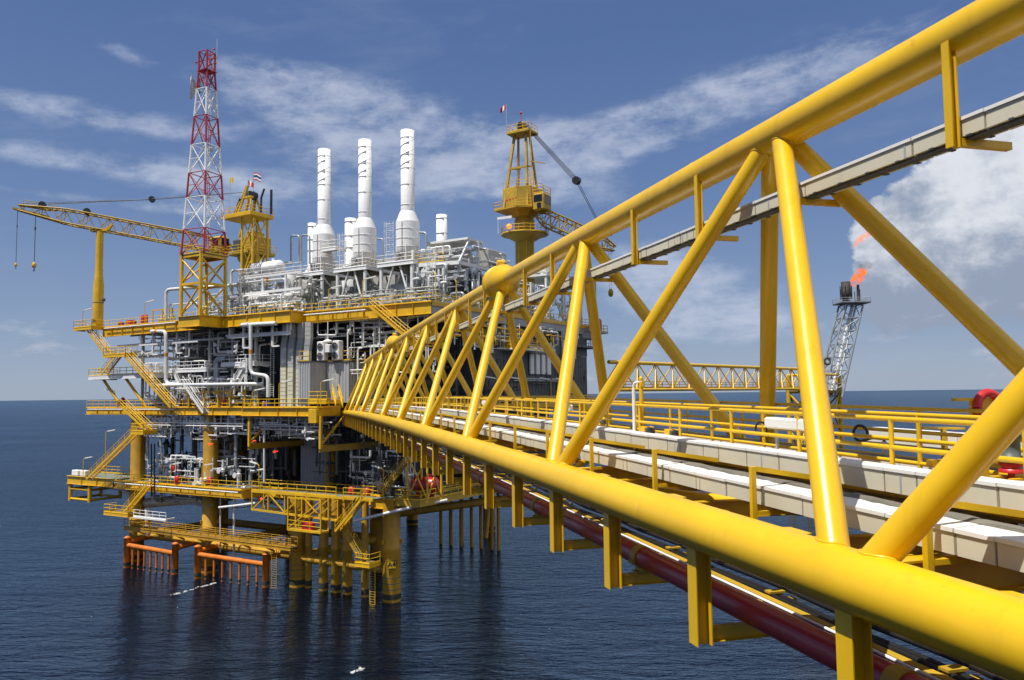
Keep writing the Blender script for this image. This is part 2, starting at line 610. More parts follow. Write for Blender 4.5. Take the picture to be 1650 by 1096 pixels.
# ---------------------------------------------------------------- sea
def build_sea():
    radii = [12.0]
    while radii[-1] < 700: radii.append(radii[-1] * 1.05)
    while radii[-1] < 90000: radii.append(radii[-1] * 1.16)
    fine = np.linspace(math.radians(-42), math.radians(42), 120)
    rest = np.linspace(math.radians(42), math.radians(318), 92)[1:-1]
    ang = np.concatenate([fine, rest])
    R_, A_ = np.meshgrid(radii, ang, indexing='ij')
    X, Y = R_ * np.sin(A_), R_ * np.cos(A_)
    Z = np.zeros_like(X)
    nr, na = X.shape
    vs = np.stack([X, Y, Z], -1).reshape(-1, 3)
    idx = np.arange(nr * na).reshape(nr, na)
    q = np.stack([idx[:-1], np.roll(idx, -1, 1)[:-1], np.roll(idx, -1, 1)[1:], idx[1:]], -1).reshape(-1, 4)
    me = bpy.data.meshes.new('sea')
    me.from_pydata(np.concatenate([vs, [[0, 0, 0]]]).tolist(), [], [tuple(r) for r in q.tolist()] + [(nr * na, (j + 1) % na, j) for j in range(na)])
    me.polygons.foreach_set('use_smooth', [True] * len(me.polygons))
    me.materials.append(M['sea_water'])
    me.update()
    o = bpy.data.objects.new('sea', me)
    COL.objects.link(o)
    tag(o, 'dark navy open sea with small wind ripples', 'sea', kind='structure')


build_sea()

# ---------------------------------------------------------------- the footbridge
S0, S1 = -13.0, 105.0
br = empty('truss_bridge', BT((0, 0, 0)), 'long bright yellow tubular triangular truss footbridge filling the right foreground', 'bridge')


def chord(w, z, s0, s1, r, name):
    ss = list(np.arange(s0, s1, 5.0)) + [s1]
    mb = MB(BT)
    fr = (np.array([1.0, 0, 0]), np.array([0, 0, 1.0]))
    mb.rings([np.array([w, s, z]) for s in ss], [r] * len(ss), [fr] * len(ss), 40)
    return mb.build(name, 'bridge_yellow', br)


def weld(mb, w, s, z, r):
    mb.rings([np.array([w, s - .02, z]), np.array([w, s, z]), np.array([w, s + .02, z])], [r, r + .006, r],
             [(np.array([1.0, 0, 0]), np.array([0, 0, 1.0]))] * 3, 40, False)


cl = chord(0, 0, S0, S1, 0.33, 'bottom_chord')
cr_ = chord(BW, 0, S0, S1, 0.33, 'bottom_chord')
ct = chord(BW / 2, BH, S0, 99, 0.32, 'top_chord')
for o_, w_, z_, r_ in ((cl, 0, 0, .33), (cr_, BW, 0, .33), (ct, BW / 2, BH, .32)):
    for s in np.arange(-2.7, 97, 5.3):
        mb = MB(BT); weld(mb, w_, s, z_, r_); mb.build('weld_seam', 'bridge_yellow', o_)
def fillet(c, tgt, cw, cz, cr0, parent, r=.172, rb=.017):
    """weld bead where a brace runs into a chord"""
    e = nrm(tgt - c)
    x, y = MB.basis(e)
    pts = []
    for a in np.linspace(0, 2 * math.pi, 41):
        p = c + r * (math.cos(a) * x + math.sin(a) * y)
        dw, dz_ = p[0] - cw, p[2] - cz
        A = e[0] ** 2 + e[2] ** 2
        B = 2 * (dw * e[0] + dz_ * e[2])
        C_ = dw * dw + dz_ * dz_ - cr0 ** 2
        q = B * B - 4 * A * C_
        if q < 0: return
        pts.append(p + e * (-B + math.sqrt(q)) / (2 * A))
    mb = MB(BT)
    mb.pipe(pts, rb, 0.0, 6, caps=False)
    mb.build('weld_bead', 'bridge_yellow', parent)


for k in range(-2, 10):
    st = 5 + 10 * k
    for w_ in (0.0, BW):
        for sb in (st - 5, st + 5):
            mb = MB(BT)
            top = np.array([BW / 2, st, BH]); bot = np.array([w_, sb, 0.0])
            top = top + nrm(bot - top) * 0.12 + np.array([0, (sb - st) * 0.030, 0])
            bot = bot + np.array([0, (st - sb) * 0.030, 0])
            fr = MB.basis(bot - top)
            mb.rings([top + (bot - top) * t for t in (0, .25, .5, .75, 1)], [0.170] * 5, [fr] * 5, 28)
            dg = mb.build('diagonal_brace', 'bridge_yellow', br)
            if k < 5:
                for ctr, tgt, cw, cz, cr0 in ((bot, top, w_, 0.0, .333), (top, bot, BW / 2, BH, .323)):
                    fillet(ctr, tgt, cw, cz, cr0, dg)
for s in (25.0, 65.0):                      # bulky joint in the top chord
    mb = MB(BT)
    ax = (0, 1, 0)
    mb.lathe((BW / 2, s, BH), [(.33, -1.25), (.36, -1.2), (.44, -1.0), (.60, -.62), (.67, -.35), (.68, -.1), (.68, .0), (.70, .01), (.70, .07), (.68, .08), (.68, .40), (.74, .41), (.74, .75), (.70, .78), (.36, .80), (.36, .9)], 28, ax)
    jo = mb.build('chord_joint', 'bridge_yellow', br)
    mb = MB(BT)
    mb.prism([(BW / 2 - .10, s + .15), (BW / 2 + .10, s + .15), (BW / 2 + .10, s + .55), (BW / 2 - .10, s + .55)], BH + .6, BH + .80).tube((BW / 2 - .16, s + .35, BH + .84), (BW / 2 + .16, s + .35, BH + .84), .13, 10)
    mb.build('lifting_lug', 'bridge_yellow', jo)
for s in (-8.33, -5, -1.67, 1.67, 5, 8.33, 15, 25, 35, 45, 55, 65, 75, 85, 95): # floor beams between the stations
    mb = MB(BT)
    mb.ibeam((.2, s, -.08), (BW - .2, s, -.08), .16, .30, .02)
    mb.build('floor_beam', 'bridge_yellow', br)
for k in range(-1, 11):
    mb = MB(BT)
    mb.ibeam((.1, 10 * k, -.05), (BW - .1, 10 * k, -.05), .22, .42, .025)
    mb.build('cross_beam', 'bridge_yellow', br)
for k in range(-1, 10):
    mb = MB(BT)
    a, b = (0.15, BW - .15) if k % 2 else (BW - .15, 0.15)
    mb.tube((a, 10 * k, -.12), (b, 10 * k + 10, -.12), .11, 12)
    mb.build('plan_brace', 'bridge_yellow', br)
# stringers and walkway
for w_ in (2.15, 4.1):
    mb = MB(BT)
    for s in np.arange(S0, 104, 5): mb.ibeam((w_, s, .27), (w_, s + 5, .27), .12, .22, .02)
    mb.build('stringer', 'bridge_yellow', br)
mb = MB(BT)
for s in np.arange(S0, 104, 1.25): mb.box((2.62, s, .385), (3.98, s + 1.235, .42))
mb.build('walkway_grating', 'grating', br)
for w_, off in ((2.66, 0.0), (3.94, 0.9)):
    mb = MB(BT)
    for s in np.arange(S0 + off, 103, 2.2):
        mb.tube((w_, s, .1), (w_, s, 1.53), .036, 8)
        mb.box((w_ - .05, s - .05, .05), (w_ + .05, s + .05, .2))
    for z in (1.53, 1.12, .76):
        for s in np.arange(S0, 104, 5): mb.tube((w_, s, z), (w_, s + 5, z), .036, 8, caps=False)
    for s in np.arange(S0, 104, 5): mb.beam((w_, s, .47), (w_, s + 5, .47), .012, .12)
    mb.build('handrail', 'rail_yellow', br)
# outer handrail on the far chord side
mb = MB(BT)
for s in np.arange(S0, 103, 2.9):
    mb.tube((4.95, s, .1), (4.95, s, 1.58), .034, 8)
for z in (1.58, 1.17, .70):
    for s in np.arange(S0, 104, 5): mb.tube((4.95, s, z), (4.95, s + 5, z), .034, 8, caps=False)
mb.build('handrail', 'rail_yellow', br)
# pipe hangers below the near chord
for i, s in enumerate(np.arange(-10.0, 104, 3.31)):
    mb = MB(BT)
    mb.ibeam((0, s, -.22), (0, s, -1.66), .26, .24, .016, up=(1, 0, 0))
    hg = mb.build('pipe_hanger', 'bridge_yellow', br)
    mb = MB(BT)
    mb.ibeam((.12, s, -1.53), (1.75, s, -1.53), .16, .20, .014)
    mb.build('cross_arm', 'bridge_yellow', hg)
# frames holding the lower tray
for s in list(np.arange(-6.9, 100, 3.33)):
    mb = MB(BT)
    mb.beam((.82, s, -.12), (.82, s, .84), .075, .075)
    mb.beam((.86, s, .81), (2.12, s, .60), .07, .075)
    mb.beam((.86, s, .17), (2.12, s, .17), .07, .06)
    mb.build('tray_frame', 'rail_yellow', br)
# top hangers
for i, s in enumerate(np.arange(-5.85, 95, 3.32)):
    if abs((s - 5 + 5) % 10 - 5) < 1.0:          # at the nodes the arm sits on the brace instead
        mb = MB(BT); mb.beam((2.2, s, 5.09), (3.30, s, 5.09), .10, .10); mb.build('hanger_arm', 'rail_yellow', br)
        continue
    mb = MB(BT)
    mb.ibeam((2.42, s, BH - .12), (2.42, s, 5.02), .12, .12, .016, up=(1, 0, 0))
    hg = mb.build('tray_hanger', 'rail_yellow', br)
    mb = MB(BT)
    mb.beam((2.50, s, 5.09), (3.30, s, 5.09), .10, .10)
    mb.build('hanger_arm', 'rail_yellow', hg)


def tray(name, label, cat, w0, w1, z0, z1, s0, s1, seg, lid=True, gap=0.018, wav=0.0, shade_span=None):
    root = empty(name, BT(((w0 + w1) / 2, s0, z0)), label, cat)
    body, lidm = MB(BT), MB(BT)
    rg = random.Random(name + label)
    s = s0
    while s < s1:
        L = min(rg.choice(seg), s1 - s)
        dz, dw = rg.uniform(-.006, .006), rg.uniform(-.006, .006)
        body.box((w0 + dw, s + gap, z0 + dz), (w1 + dw, s + L - gap, z1 + dz))
        if lid:
            n = max(2, int(L / .16)) if wav else 2
            y = np.linspace(s + gap * .5, s + L - gap * .5, n + 1)
            va, vb = [], []
            for q in y:
                wv = wav * (0.6 * math.sin(q * 9.1) + 0.5 * math.sin(q * 23 + w0) + rg.uniform(-.35, .35))
                va += [(w0 - .02 + dw, q, z1 - .035 + dz), (w0 - .02 + dw, q, z1 + .010 + dz + .5 * wv), ((w0 + w1) / 2, q, z1 + .03 + dz + wv),
                       (w1 + .02 + dw, q, z1 + .010 + dz - .5 * wv), (w1 + .02 + dw, q, z1 - .035 + dz)]
            fs = []
            for i in range(n):
                for j in range(4): fs.append((i * 5 + j, i * 5 + j + 1, i * 5 + 6 + j, i * 5 + 5 + j))
            fs += [tuple(range(5)), tuple(range(n * 5, n * 5 + 5))[::-1]]
            lidm.add(va, fs)
        s += L
    body.build('tray_side', 'tray_cream', root)
    if lid: lidm.build('tray_lid', 'lid_white', root)
    # dark strap at some joints
    for q in np.arange(s0 + .9, min(s1, 70), 3.33):
        mb = MB(BT); mb.box((w0 - .006, q, z0 - .004), (w1 + .006, q + .035, z1 - .04)); mb.build('strap', 'galvanized', root)
    if shade_span:  # dark wavy strip laid on the lid, standing in for a shadow band
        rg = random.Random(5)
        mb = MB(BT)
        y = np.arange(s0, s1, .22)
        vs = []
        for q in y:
            b0 = shade_span[0] + .02 * math.sin(q * 5.3) + .014 * math.sin(q * 13) + rg.uniform(-.008, .008)
            b1 = shade_span[1] + .03 * math.sin(q * 4.1 + 1) + rg.uniform(-.02, .02)
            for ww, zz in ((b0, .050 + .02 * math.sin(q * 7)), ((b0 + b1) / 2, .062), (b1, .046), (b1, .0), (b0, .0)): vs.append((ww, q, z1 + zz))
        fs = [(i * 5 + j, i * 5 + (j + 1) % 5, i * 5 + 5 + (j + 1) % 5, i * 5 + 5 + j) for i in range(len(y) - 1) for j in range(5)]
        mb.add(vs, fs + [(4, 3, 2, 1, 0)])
        mb.build('shade_strip', 'tray_shade', root)
    return root


tray('cable_tray', 'lower cream cable tray with crinkled white lid just inside the near chord', 'cable tray', 1.02, 1.62, .26, .53, -12.5, 101, (1.0, 1.0, .5, 1.6), wav=.007, shade_span=(1.36, 1.60))
tray('cable_tray', 'upper cream cable tray with flat white lid beside the near handrail', 'cable tray', 2.22, 2.56, .56, .88, -12.5, 101, (1.0, 1.25, 1.0, .6))
tray('cable_tray', 'cream cable tray beyond the walkway, seen through the handrails', 'cable tray', 4.25, 4.75, .40, .68, -12.5, 101, (1.0, 1.0, .6), wav=.005, shade_span=(4.5, 4.74))
tray('cable_tray', 'slim cream cable tray hung under the top chord', 'cable tray', 2.53, 2.90, 5.16, 5.40, -12.5, 93, (2.4, 1.2, 2.4, .3))
# red things visible inside the underside of the hung tray
mb = MB(BT)
for s in np.arange(-12.4, 93, .62): mb.box((2.52, s, 5.145), (2.91, s + .07, 5.165))
for w_ in (2.60, 2.66, 2.72): 
    for s in np.arange(-12.4, 93, 5): mb.tube((w_, s, 5.135), (w_, s + 5, 5.135), .022, 6, caps=False)
tag(mb.build('cable_bundle', 'steel_dark'), 'dark cables and rungs under the tray hung below the top chord', 'cables')

# the red fire main and what runs beside it
rp = empty('fire_main_pipe', BT((.58, 0, -1.2)), 'thick dark red fire water pipe slung below the near chord', 'pipe')
mb = MB(BT)
ss = list(np.arange(S0, 100, 5.0)) + [100]
fr = (np.array([1.0, 0, 0]), np.array([0, 0, 1.0]))
mb.rings([np.array([.58, s, -1.14]) for s in ss], [.185] * len(ss), [fr] * len(ss), 28)
mb.build('pipe_run', 'pipe_red', rp)
for s in np.arange(-10.0, 98, 3.31)[1::2]:
    mb = MB(BT)
    mb.rings([np.array([.58, s - .11, -1.14]), np.array([.58, s + .11, -1.14])], [.205, .205], [fr] * 2, 28)
    mb.box((.34, s - .11, -1.24), (.82, s + .11, -1.20))
    mb.box((.50, s - .14, -1.43), (.66, s + .14, -1.30)).box((.42, s - .10, -1.43), (.74, s + .10, -1.39))
    mb.build('clamp', 'dull_yellow', rp)
mb = MB(BT)
mb.tube((.60, -2.15, -1.0), (.60, -2.15, -.36), .028, 10)
mb.build('drain_stub', 'pipe_red', rp)
mb = MB(BT)
for s in ss[:-1]: mb.tube((.83, s, -1.02), (.83, s + 5, -1.02), .022, 8, caps=False)
tag(mb.build('conduit', 'white_paint'), 'thin white conduit running along the top of the red pipe', 'conduit')
mb = MB(BT)
for s in ss[:-1]: mb.ibeam((.98, s, -1.10), (.98, s + 5, -1.10), .12, .14, .012)
tag(mb.build('cable_rack', 'dull_yellow'), 'yellow channel rack between red pipe and black cables', 'cable rack')
for j, (w_, z_, lb) in enumerate(((1.15, -1.05, 'black cable nearest the yellow channel rack'), (1.27, -1.06, 'middle black cable of the three beside the red pipe'), (1.45, -1.0, 'black cable farthest from the red pipe'))):
    pts = [(w_ + RNG.uniform(-.015, .015), s, z_ + (0 if i % 2 == 0 else -.035)) for i, s in enumerate(np.arange(S0, 98, 1.66))]
    mb = MB(BT)
    mb.pipe(pts, .042, .5, 8)
    tag(mb.build('black_cable', 'black_rubber'), lb, 'cable', 'black cables under the bridge')
for s in np.arange(-3.4, 60, 3.31):
    mb = MB(BT)
    mb.box((1.08, s - .07, -1.02), (1.34, s + .07, -.99)).tube((1.15, s - .05, -1.05), (1.15, s + .05, -1.05), .056, 8).tube((1.27, s - .05, -1.06), (1.27, s + .05, -1.06), .056, 8)
    mb.box((.90, s - .10, -1.42), (1.5, s + .02, -1.10))
    mb.build('cable_cleat', 'dull_yellow', br)

# white covered box by the far rail, lamps, poles, padeye and valve
cv = empty('cable_cover', BT((5.1, 1, .85)), 'white covered cable box strapped to the far handrail at right', 'cable cover')
for a, b in ((-6.0, -2.0), (-2.0, 1.3), (1.3, 4.2), (4.2, 6.5)):
    mb = MB(BT); mb.bevel_box((5.50, a, .84), (5.86, b - .02, 1.15), .035); mb.build('cover_section', 'lid_white', cv)
for s in (-1.6, 1.5, 4.4):
    mb = MB(BT); mb.beam((5.45, s, .3), (5.45, s, 1.22), .07, .07); mb.beam((4.99, s, 1.25), (5.9, s, 1.22), .05, .04); mb.build('cover_strap', 'rail_yellow', cv)
for w_, s, lb in ((2.72, 5.0, 'white bridge lamp beside the big near post at the handrail'), (2.72, 17.3, 'white box lamp on the near handrail left of the thick crossing brace'),
                  (2.72, 28.5, 'small far white box lamp on the handrail between the yellow legs')):
    l_ = empty('walkway_lamp', BT((w_, s, .5)), lb, 'lamp', 'white lamps along the bridge handrail')
    mb = MB(BT); mb.bevel_box((w_ - .09, s - .62, 1.24), (w_ + .10, s + .62, 1.44), .03); mb.build('lamp_body', 'lid_white', l_)
    mb = MB(BT); mb.tube((w_, s + .35, .42), (w_, s + .35, 1.24), .03, 8); mb.build('lamp_stand', 'galvanized', l_)
    mb = MB(BT); mb.ring((w_, s + .85, 1.2), .13, .018, (1, .3, 0), 18, 6); mb.pipe([(w_, s + .62, 1.34), (w_, s + .85, 1.33)], .016, .1, 6); mb.build('flex_cable', 'black_rubber', l_)
l_ = empty('cable_gland', BT((4.86, 5.4, .5)), 'grey stub with a looped black cable feeding the white cover box', 'cable')
mb = MB(BT); mb.tube((4.7, 5.0, .40), (4.7, 5.0, .98), .05, 10); mb.build('stub_pipe', 'galvanized', l_)
mb = MB(BT); mb.ring((4.8, 5.75, 1.08), .15, .028, (1, .3, 0), 20, 8); mb.pipe([(4.7, 5.0, .95), (4.72, 5.02, 1.02), (4.76, 5.4, 1.02), (4.8, 5.75, .93)], .028, .1, 8); mb.build('cable_loop', 'black_rubber', l_)
mb = MB(BT); mb.tube((2.6, 11.4, .42), (2.6, 11.4, 1.95), .045, 10).pipe([(2.6, 11.4, 1.9), (2.6, 11.4, 2.1), (2.75, 11.2, 2.12)], .03, .1, 8)
tag(mb.build('service_pole', 'white_paint'), 'thin white pole on the walkway left of the yellow post', 'pole')
mb = MB(BT); mb.tube((2.74, 11.25, .3), (2.74, 11.25, 2.2), .055, 10).ball((2.74, 11.25, 2.2), .06, 8)
mb.box((2.70, 11.15, 2.0), (2.78, 11.35, 2.12))
tag(mb.build('gate_post', 'rail_yellow'), 'tall yellow post at the walkway next to the thin white pole', 'post')
for s, lb in ((9.55, 'yellow box on the upper tray with grey end'), (10.9, 'yellow box on the upper tray close to the white pole')):
    g = empty('junction_box', BT((2.75, s, .6)), lb, 'junction box', 'yellow boxes on the upper tray')
    mb = MB(BT); mb.bevel_box((2.58, s - .13, .70), (2.86, s + .13, 1.02), .02); mb.build('box_body', 'deck_yellow', g)
    mb = MB(BT); mb.bevel_box((2.60, s - .22, .72), (2.84, s - .132, 1.0), .02); mb.build('box_end', 'steel_dark', g)
pe = empty('lifting_padeye', BT((BW, 2.4, .3)), 'yellow padeye post carrying a red shackle above the far chord', 'padeye')
mb = MB(BT); mb.box((4.62, 3.24, 1.74), (5.9, 3.32, 1.79)); mb.prism([(4.95, 3.25), (5.75, 3.25), (5.75, 3.31), (4.95, 3.31)], .3, 1.74); mb.build('post_plate', 'deck_yellow', pe)
mb = MB(BT); mb.ring((5.25, 3.2, 1.63), .24, .07, (0, -1, 0.1), 24, 10); mb.tube((4.98, 3.2, 1.5), (5.5, 3.2, 1.5), .06, 8); mb.build('shackle', 'red_paint', pe)
vv = empty('fire_valve', BT((4.1, .9, .3)), 'grey green valve with red bonnet and red riser at the right edge', 'valve')
VX, VY = 3.62, 1.32
mb = MB(BT); mb.lathe((VX, VY, .98), [(.16, 0), (.16, .05), (.12, .06), (.12, .30), (.17, .32), (.17, .37)], 16); mb.build('valve_body', 'valve_green', vv)
mb = MB(BT); mb.lathe((VX, VY, 1.42), [(.06, -.06), (.12, 0), (.12, .05), (.08, .06), (.09, .14), (.05, .17)], 14); mb.build('bonnet', 'red_paint', vv)
mb = MB(BT); mb.lathe((VX, VY, .84), [(.15, 0), (.15, .05), (.10, .06), (.15, .10), (.15, .135)], 14); mb.tube((VX, VY, -1.2), (VX, VY, .84), .045, 12); mb.build('riser', 'red_paint', vv)
mb = MB(BT)
mb.beam((2.75, VY + .1, .74), (4.3, VY + .1, .74), .14, .10).box((3.1, VY, .42), (3.26, VY + .2, .98)).box((3.45, VY - .2, .42), (3.60, VY - .1, .78)).beam((2.75, VY + .5, .95), (4.3, VY + .5, .95), .08, .08).box((2.9, VY + .2, .42), (3.02, VY + .3, 1.0))
tag(mb.build('pipe_support', 'deck_yellow'), 'yellow stub steelwork supporting the valve at the right edge', 'support')
for s in np.arange(-8.33, 60, 3.333):
    mb = MB(BT); mb.prism([(.22, s - .35), (.62, s - .22), (.62, s + .22), (.22, s + .35)], .16, .185); mb.build('gusset_plate', 'bridge_yellow', br)
mb = MB(BT)
mb.pipe([(2.0, -1.6, -.62), (3.6, -1.6, -.62), (3.75, -1.6, -.3), (4.05, .6, -.2)], .05, .12, 10).tube((.35, -1.6, -.62), (2.0, -1.6, -.62), .05, 10)
tag(mb.build('branch_pipe', 'pipe_red'), 'thin dark red branch pipe crossing beneath the trays', 'pipe')
# ---------------------------------------------------------------- platform: jacket
ZT, ZM, ZL = 36.5, 23.6, 12.3


def leg(u, v, label, zt=ZL - .5, r=1.08, group=None, bands=True):
    t = empty('support_pillar', PT((u, v, -3)), label, 'pillar', group)
    mb = MB(PT)
    mb.lathe((u, v, 0), [(r * 1.03, -3), (r * 1.03, 6.2), (r * 1.05, 6.25), (r * 1.05, 6.5), (r, 6.55), (r, zt)], 24, caps=False)
    mb.build('leg_tube', 'jacket_ochre', t)
    mb = MB(PT)
    mb.lathe((u, v, 0), [(r * 1.045, .35), (r * 1.05, .5), (r * 1.045, 1.0)], 24, caps=False)
    mb.build('tide_band', 'tide_growth', t)
    if bands:
        mb = MB(PT)
        for z in (1.5, 2.2, 2.9): mb.lathe((u, v, z), [(r * 1.04, 0), (r * 1.045, .02), (r * 1.045, .06), (r * 1.04, .08)], 24, caps=False)
        mb.build('depth_mark', 'steel_dark', t)
        mb = MB(PT)
        for a in (0.4, 2.2, 4.4): 
            mb.beam((u + r * math.cos(a), v + r * math.sin(a), 7.2), (u + (r + .3) * math.cos(a), v + (r + .3) * math.sin(a), 7.2), .12, .5)
        mb.build('pad_lug', 'jacket_ochre', t)
    return t


UA = (-0.2, -16.2, -34.0, -51.2)
l4 = leg(UA[0], 0, 'ochre jacket leg at the front corner carrying the A4 sign', zt=ZL - .4)
leg(UA[1], 0, 'ochre jacket leg just left of the row of slim conductors')
leg(UA[2], 0, 'broad ochre jacket leg behind the right orange fender', zt=ZM - 1)
leg(UA[3], 0, 'broad ochre jacket leg at the left end above the left orange fender', zt=ZM - 1)
for v in (16, 47):
    for u in UA[1:]: leg(u, v, 'shaded rear jacket leg standing in the sea under the platform', group='rear jacket legs in shade', bands=False, zt=ZM - 1 if v == 16 else ZL)
# the A4 plate
pl = empty('pillar_sign', PT((UA[0] + .1, -1.2, 4)), 'yellow plate reading A4 on the corner leg', 'sign')
sc_ = PT(np.array([UA[0], 0, 0]))
dirn = nrm(np.array([.15, -.989, 0.0]))
tx = np.array([-dirn[1], dirn[0], 0])
cpt = np.array([sc_[0], sc_[1], 4.6]) + dirn * 1.2
mb = MB()
vs = []
for d_ in (0, .05):
    for a, b in ((-.62, -.5), (.62, -.5), (.62, .5), (-.62, .5)): vs.append(cpt + dirn * d_ + tx * a + np.array([0, 0, b]))
mb.add(vs, [(0, 3, 2, 1), (4, 5, 6, 7), (0, 1, 5, 4), (1, 2, 6, 5), (2, 3, 7, 6), (3, 0, 4, 7)])
mb.build('plate', 'deck_yellow', pl)
mb = MB()
for a0, a1, b0, b1 in ((-.62, .62, .43, .50), (-.62, .62, -.50, -.43), (-.62, -.55, -.43, .43), (.55, .62, -.43, .43)):
    q = [cpt + dirn * .058 + tx * a + np.array([0, 0, b]) for a, b in ((a0, b0), (a1, b0), (a1, b1), (a0, b1))]
    mb.add(q, [(0, 1, 2, 3)])
mb.build('plate_border', 'black_rubber', pl)


def letters(text, size, center, right, normal, m, name, parent=None, label=None, cat=None):
    cu = bpy.data.curves.new(name, 'FONT')
    cu.body = text; cu.size = size; cu.align_x = 'CENTER'; cu.align_y = 'CENTER'; cu.extrude = 0.01; cu.offset = 0.012 * size
    to = bpy.data.objects.new(name, cu)
    COL.objects.link(to)
    bpy.context.view_layer.update()
    me = bpy.data.meshes.new_from_object(to.evaluated_get(bpy.context.evaluated_depsgraph_get()))
    bpy.data.objects.remove(to)
    right, normal = nrm(right), nrm(normal)
    up = np.cross(normal, right)
    mtx = Matrix(((right[0], up[0], normal[0], center[0]), (right[1], up[1], normal[1], center[1]), (right[2], up[2], normal[2], center[2]), (0, 0, 0, 1)))
    me.transform(mtx)
    if parent is not None: me.transform(Matrix.Translation(Vector(-ORG[parent])))
    me.materials.clear(); me.materials.append(M[m])
    o = bpy.data.objects.new(name, me)
    COL.objects.link(o)
    if parent is not None: o.parent = parent
    elif label: tag(o, label, cat)
    return o


letters('A4', .85, cpt + dirn * .062, tx, dirn, 'black_rubber', 'lettering', pl)

# bracing tubes between the legs
def brace(p0, p1, r, label, m='jacket_ochre', group=None):
    mb = MB(PT)
    mb.tube(p0, p1, r, 16)
    return tag(mb.build('jacket_brace', m), label, 'brace', group)


ZB = 3.7
brace((UA[3], 0, ZB + .4), (UA[2], 0, ZB + .4), .55, 'ochre horizontal brace behind the left orange fender')
brace((UA[2], 0, ZB + .2), (UA[1], 0, ZB + .2), .60, 'ochre horizontal brace behind the right orange fender')
brace((UA[1], 0, ZB), (UA[0], 0, ZB), .55, 'ochre horizontal brace between the slim conductors and the corner leg')
for a, b in (((UA[3], 0, ZB), (UA[3], 16, ZB)), ((UA[1], 0, ZB), (UA[1], 16, ZB)), ((UA[2], 0, ZB), (UA[2], 16, ZB)),
             ((-10.2, 11, 8.3), (-3.6, 34, 8.3)),
             ((UA[3], 16, ZB), (UA[2], 16, ZB)), ((UA[2], 16, ZB), (UA[1], 16, ZB))):
    brace(a, b, .62, 'shaded jacket brace tube under the platform behind the front legs', group='shaded jacket braces')
for u, v0, v1 in ((UA[1], 47, 40),): brace((u, v0, 6), (u + 3.5, v1, -2), .45, 'shaded sloping jacket brace at the far rear leg', group='sloping rear braces')

# conductors
for px, r, lb in ((499, .45, 'leftmost slim yellow conductor beside the jacket leg'), (523, .60, 'second slim conductor from the left leg'), (542.5, .62, 'middle one of the five slim yellow conductors'),
                  (560.5, .62, 'fourth conductor from the left leg with a dark tide ring'), (588.5, .46, 'slim conductor nearest to the ladder and corner leg')):
    u = FU(px, 0.0)
    t = empty('conductor_pipe', PT((u, 0, -3)), lb, 'conductor', 'yellow conductors at the platform front')
    mb = MB(PT)
    mb.lathe((u, 0, 0), [(r, -3), (r, 5.3), (r * 1.14, 5.4), (r * 1.14, 5.7), (r, 5.8), (r, ZL)], 18, caps=False)
    mb.build('conductor_tube', 'jacket_ochre', t)
    mb = MB(PT); mb.lathe((u, 0, 0), [(r * 1.04, .3), (r * 1.05, .4), (r * 1.05, .9), (r * 1.04, 1.0)], 18, caps=False)
    mb.build('tide_band', 'tide_growth', t)
rg = random.Random(5)
for i in range(9):
    u, v = -17 + (i % 7) * 2.0 + rg.uniform(-.4, .4), 33 + (i // 7) * 3.0
    mb = MB(PT); mb.tube((u, v, -3), (u, v, ZL - .6), .28, 12)
    tag(mb.build('conductor_pipe', 'jacket_ochre'), 'dark slim conductor far back in the shade under the platform', 'conductor', 'shaded rear conductors')


def fender(p0, p1, n, label, ext0=True):
    p0, p1 = np.array(p0), np.array(p1)
    t = empty('boat_fender', PT(((p0 + p1) / 2)), label, 'fender', 'orange boat fenders')
    for p, zt in ((p0, 4.3), (p1, 4.2)):
        mb = MB(PT); mb.lathe((p[0], p[1], 0), [(.46, -1.5), (.46, zt), (.5, zt + .02), (.5, zt + .12), (.2, zt + .3)], 16)
        mb.build('fender_post', 'fender_orange', t)
        mb = MB(PT); mb.tube((p[0], p[1], zt - .6), (p[0] + .3, 0, ZB + .3), .36, 12); mb.build('stay', 'fender_orange', t)
    mb = MB(PT); mb.tube((p0[0], p0[1], 3.3), (p1[0], p1[1], 2.9), .34, 16); mb.build('rubbing_tube', 'fender_orange', t)
    for i in range(1, n + 1):
        q = p0 + (p1 - p0) * i / (n + 1)
        mb = MB(PT); mb.tube((q[0], q[1], -1.5), (q[0], q[1], 3.0), .17, 10); mb.build('fender_rod', 'fender_orange', t)
    mb = MB(PT)
    for p in (p0, p1): mb.lathe((p[0], p[1], 0), [(.475, .3), (.48, .4), (.475, .8)], 16, caps=False)
    for i in range(1, n + 1):
        q = p0 + (p1 - p0) * i / (n + 1)
        mb.lathe((q[0], q[1], 0), [(.18, .2), (.18, .55)], 10, caps=False)
    tag(mb.build('tide_growth', 'tide_growth', t), kind='stuff')


fender((-47.6, -3.9, 0), (-37.2, -3.3, 0), 7, 'rusty orange boat fender at the far left of the waterline')
fender((-32.0, -3.5, 0), (-19.6, -2.4, 0), 7, 'rusty orange boat fender right of the leftmost fender, near the middle legs')


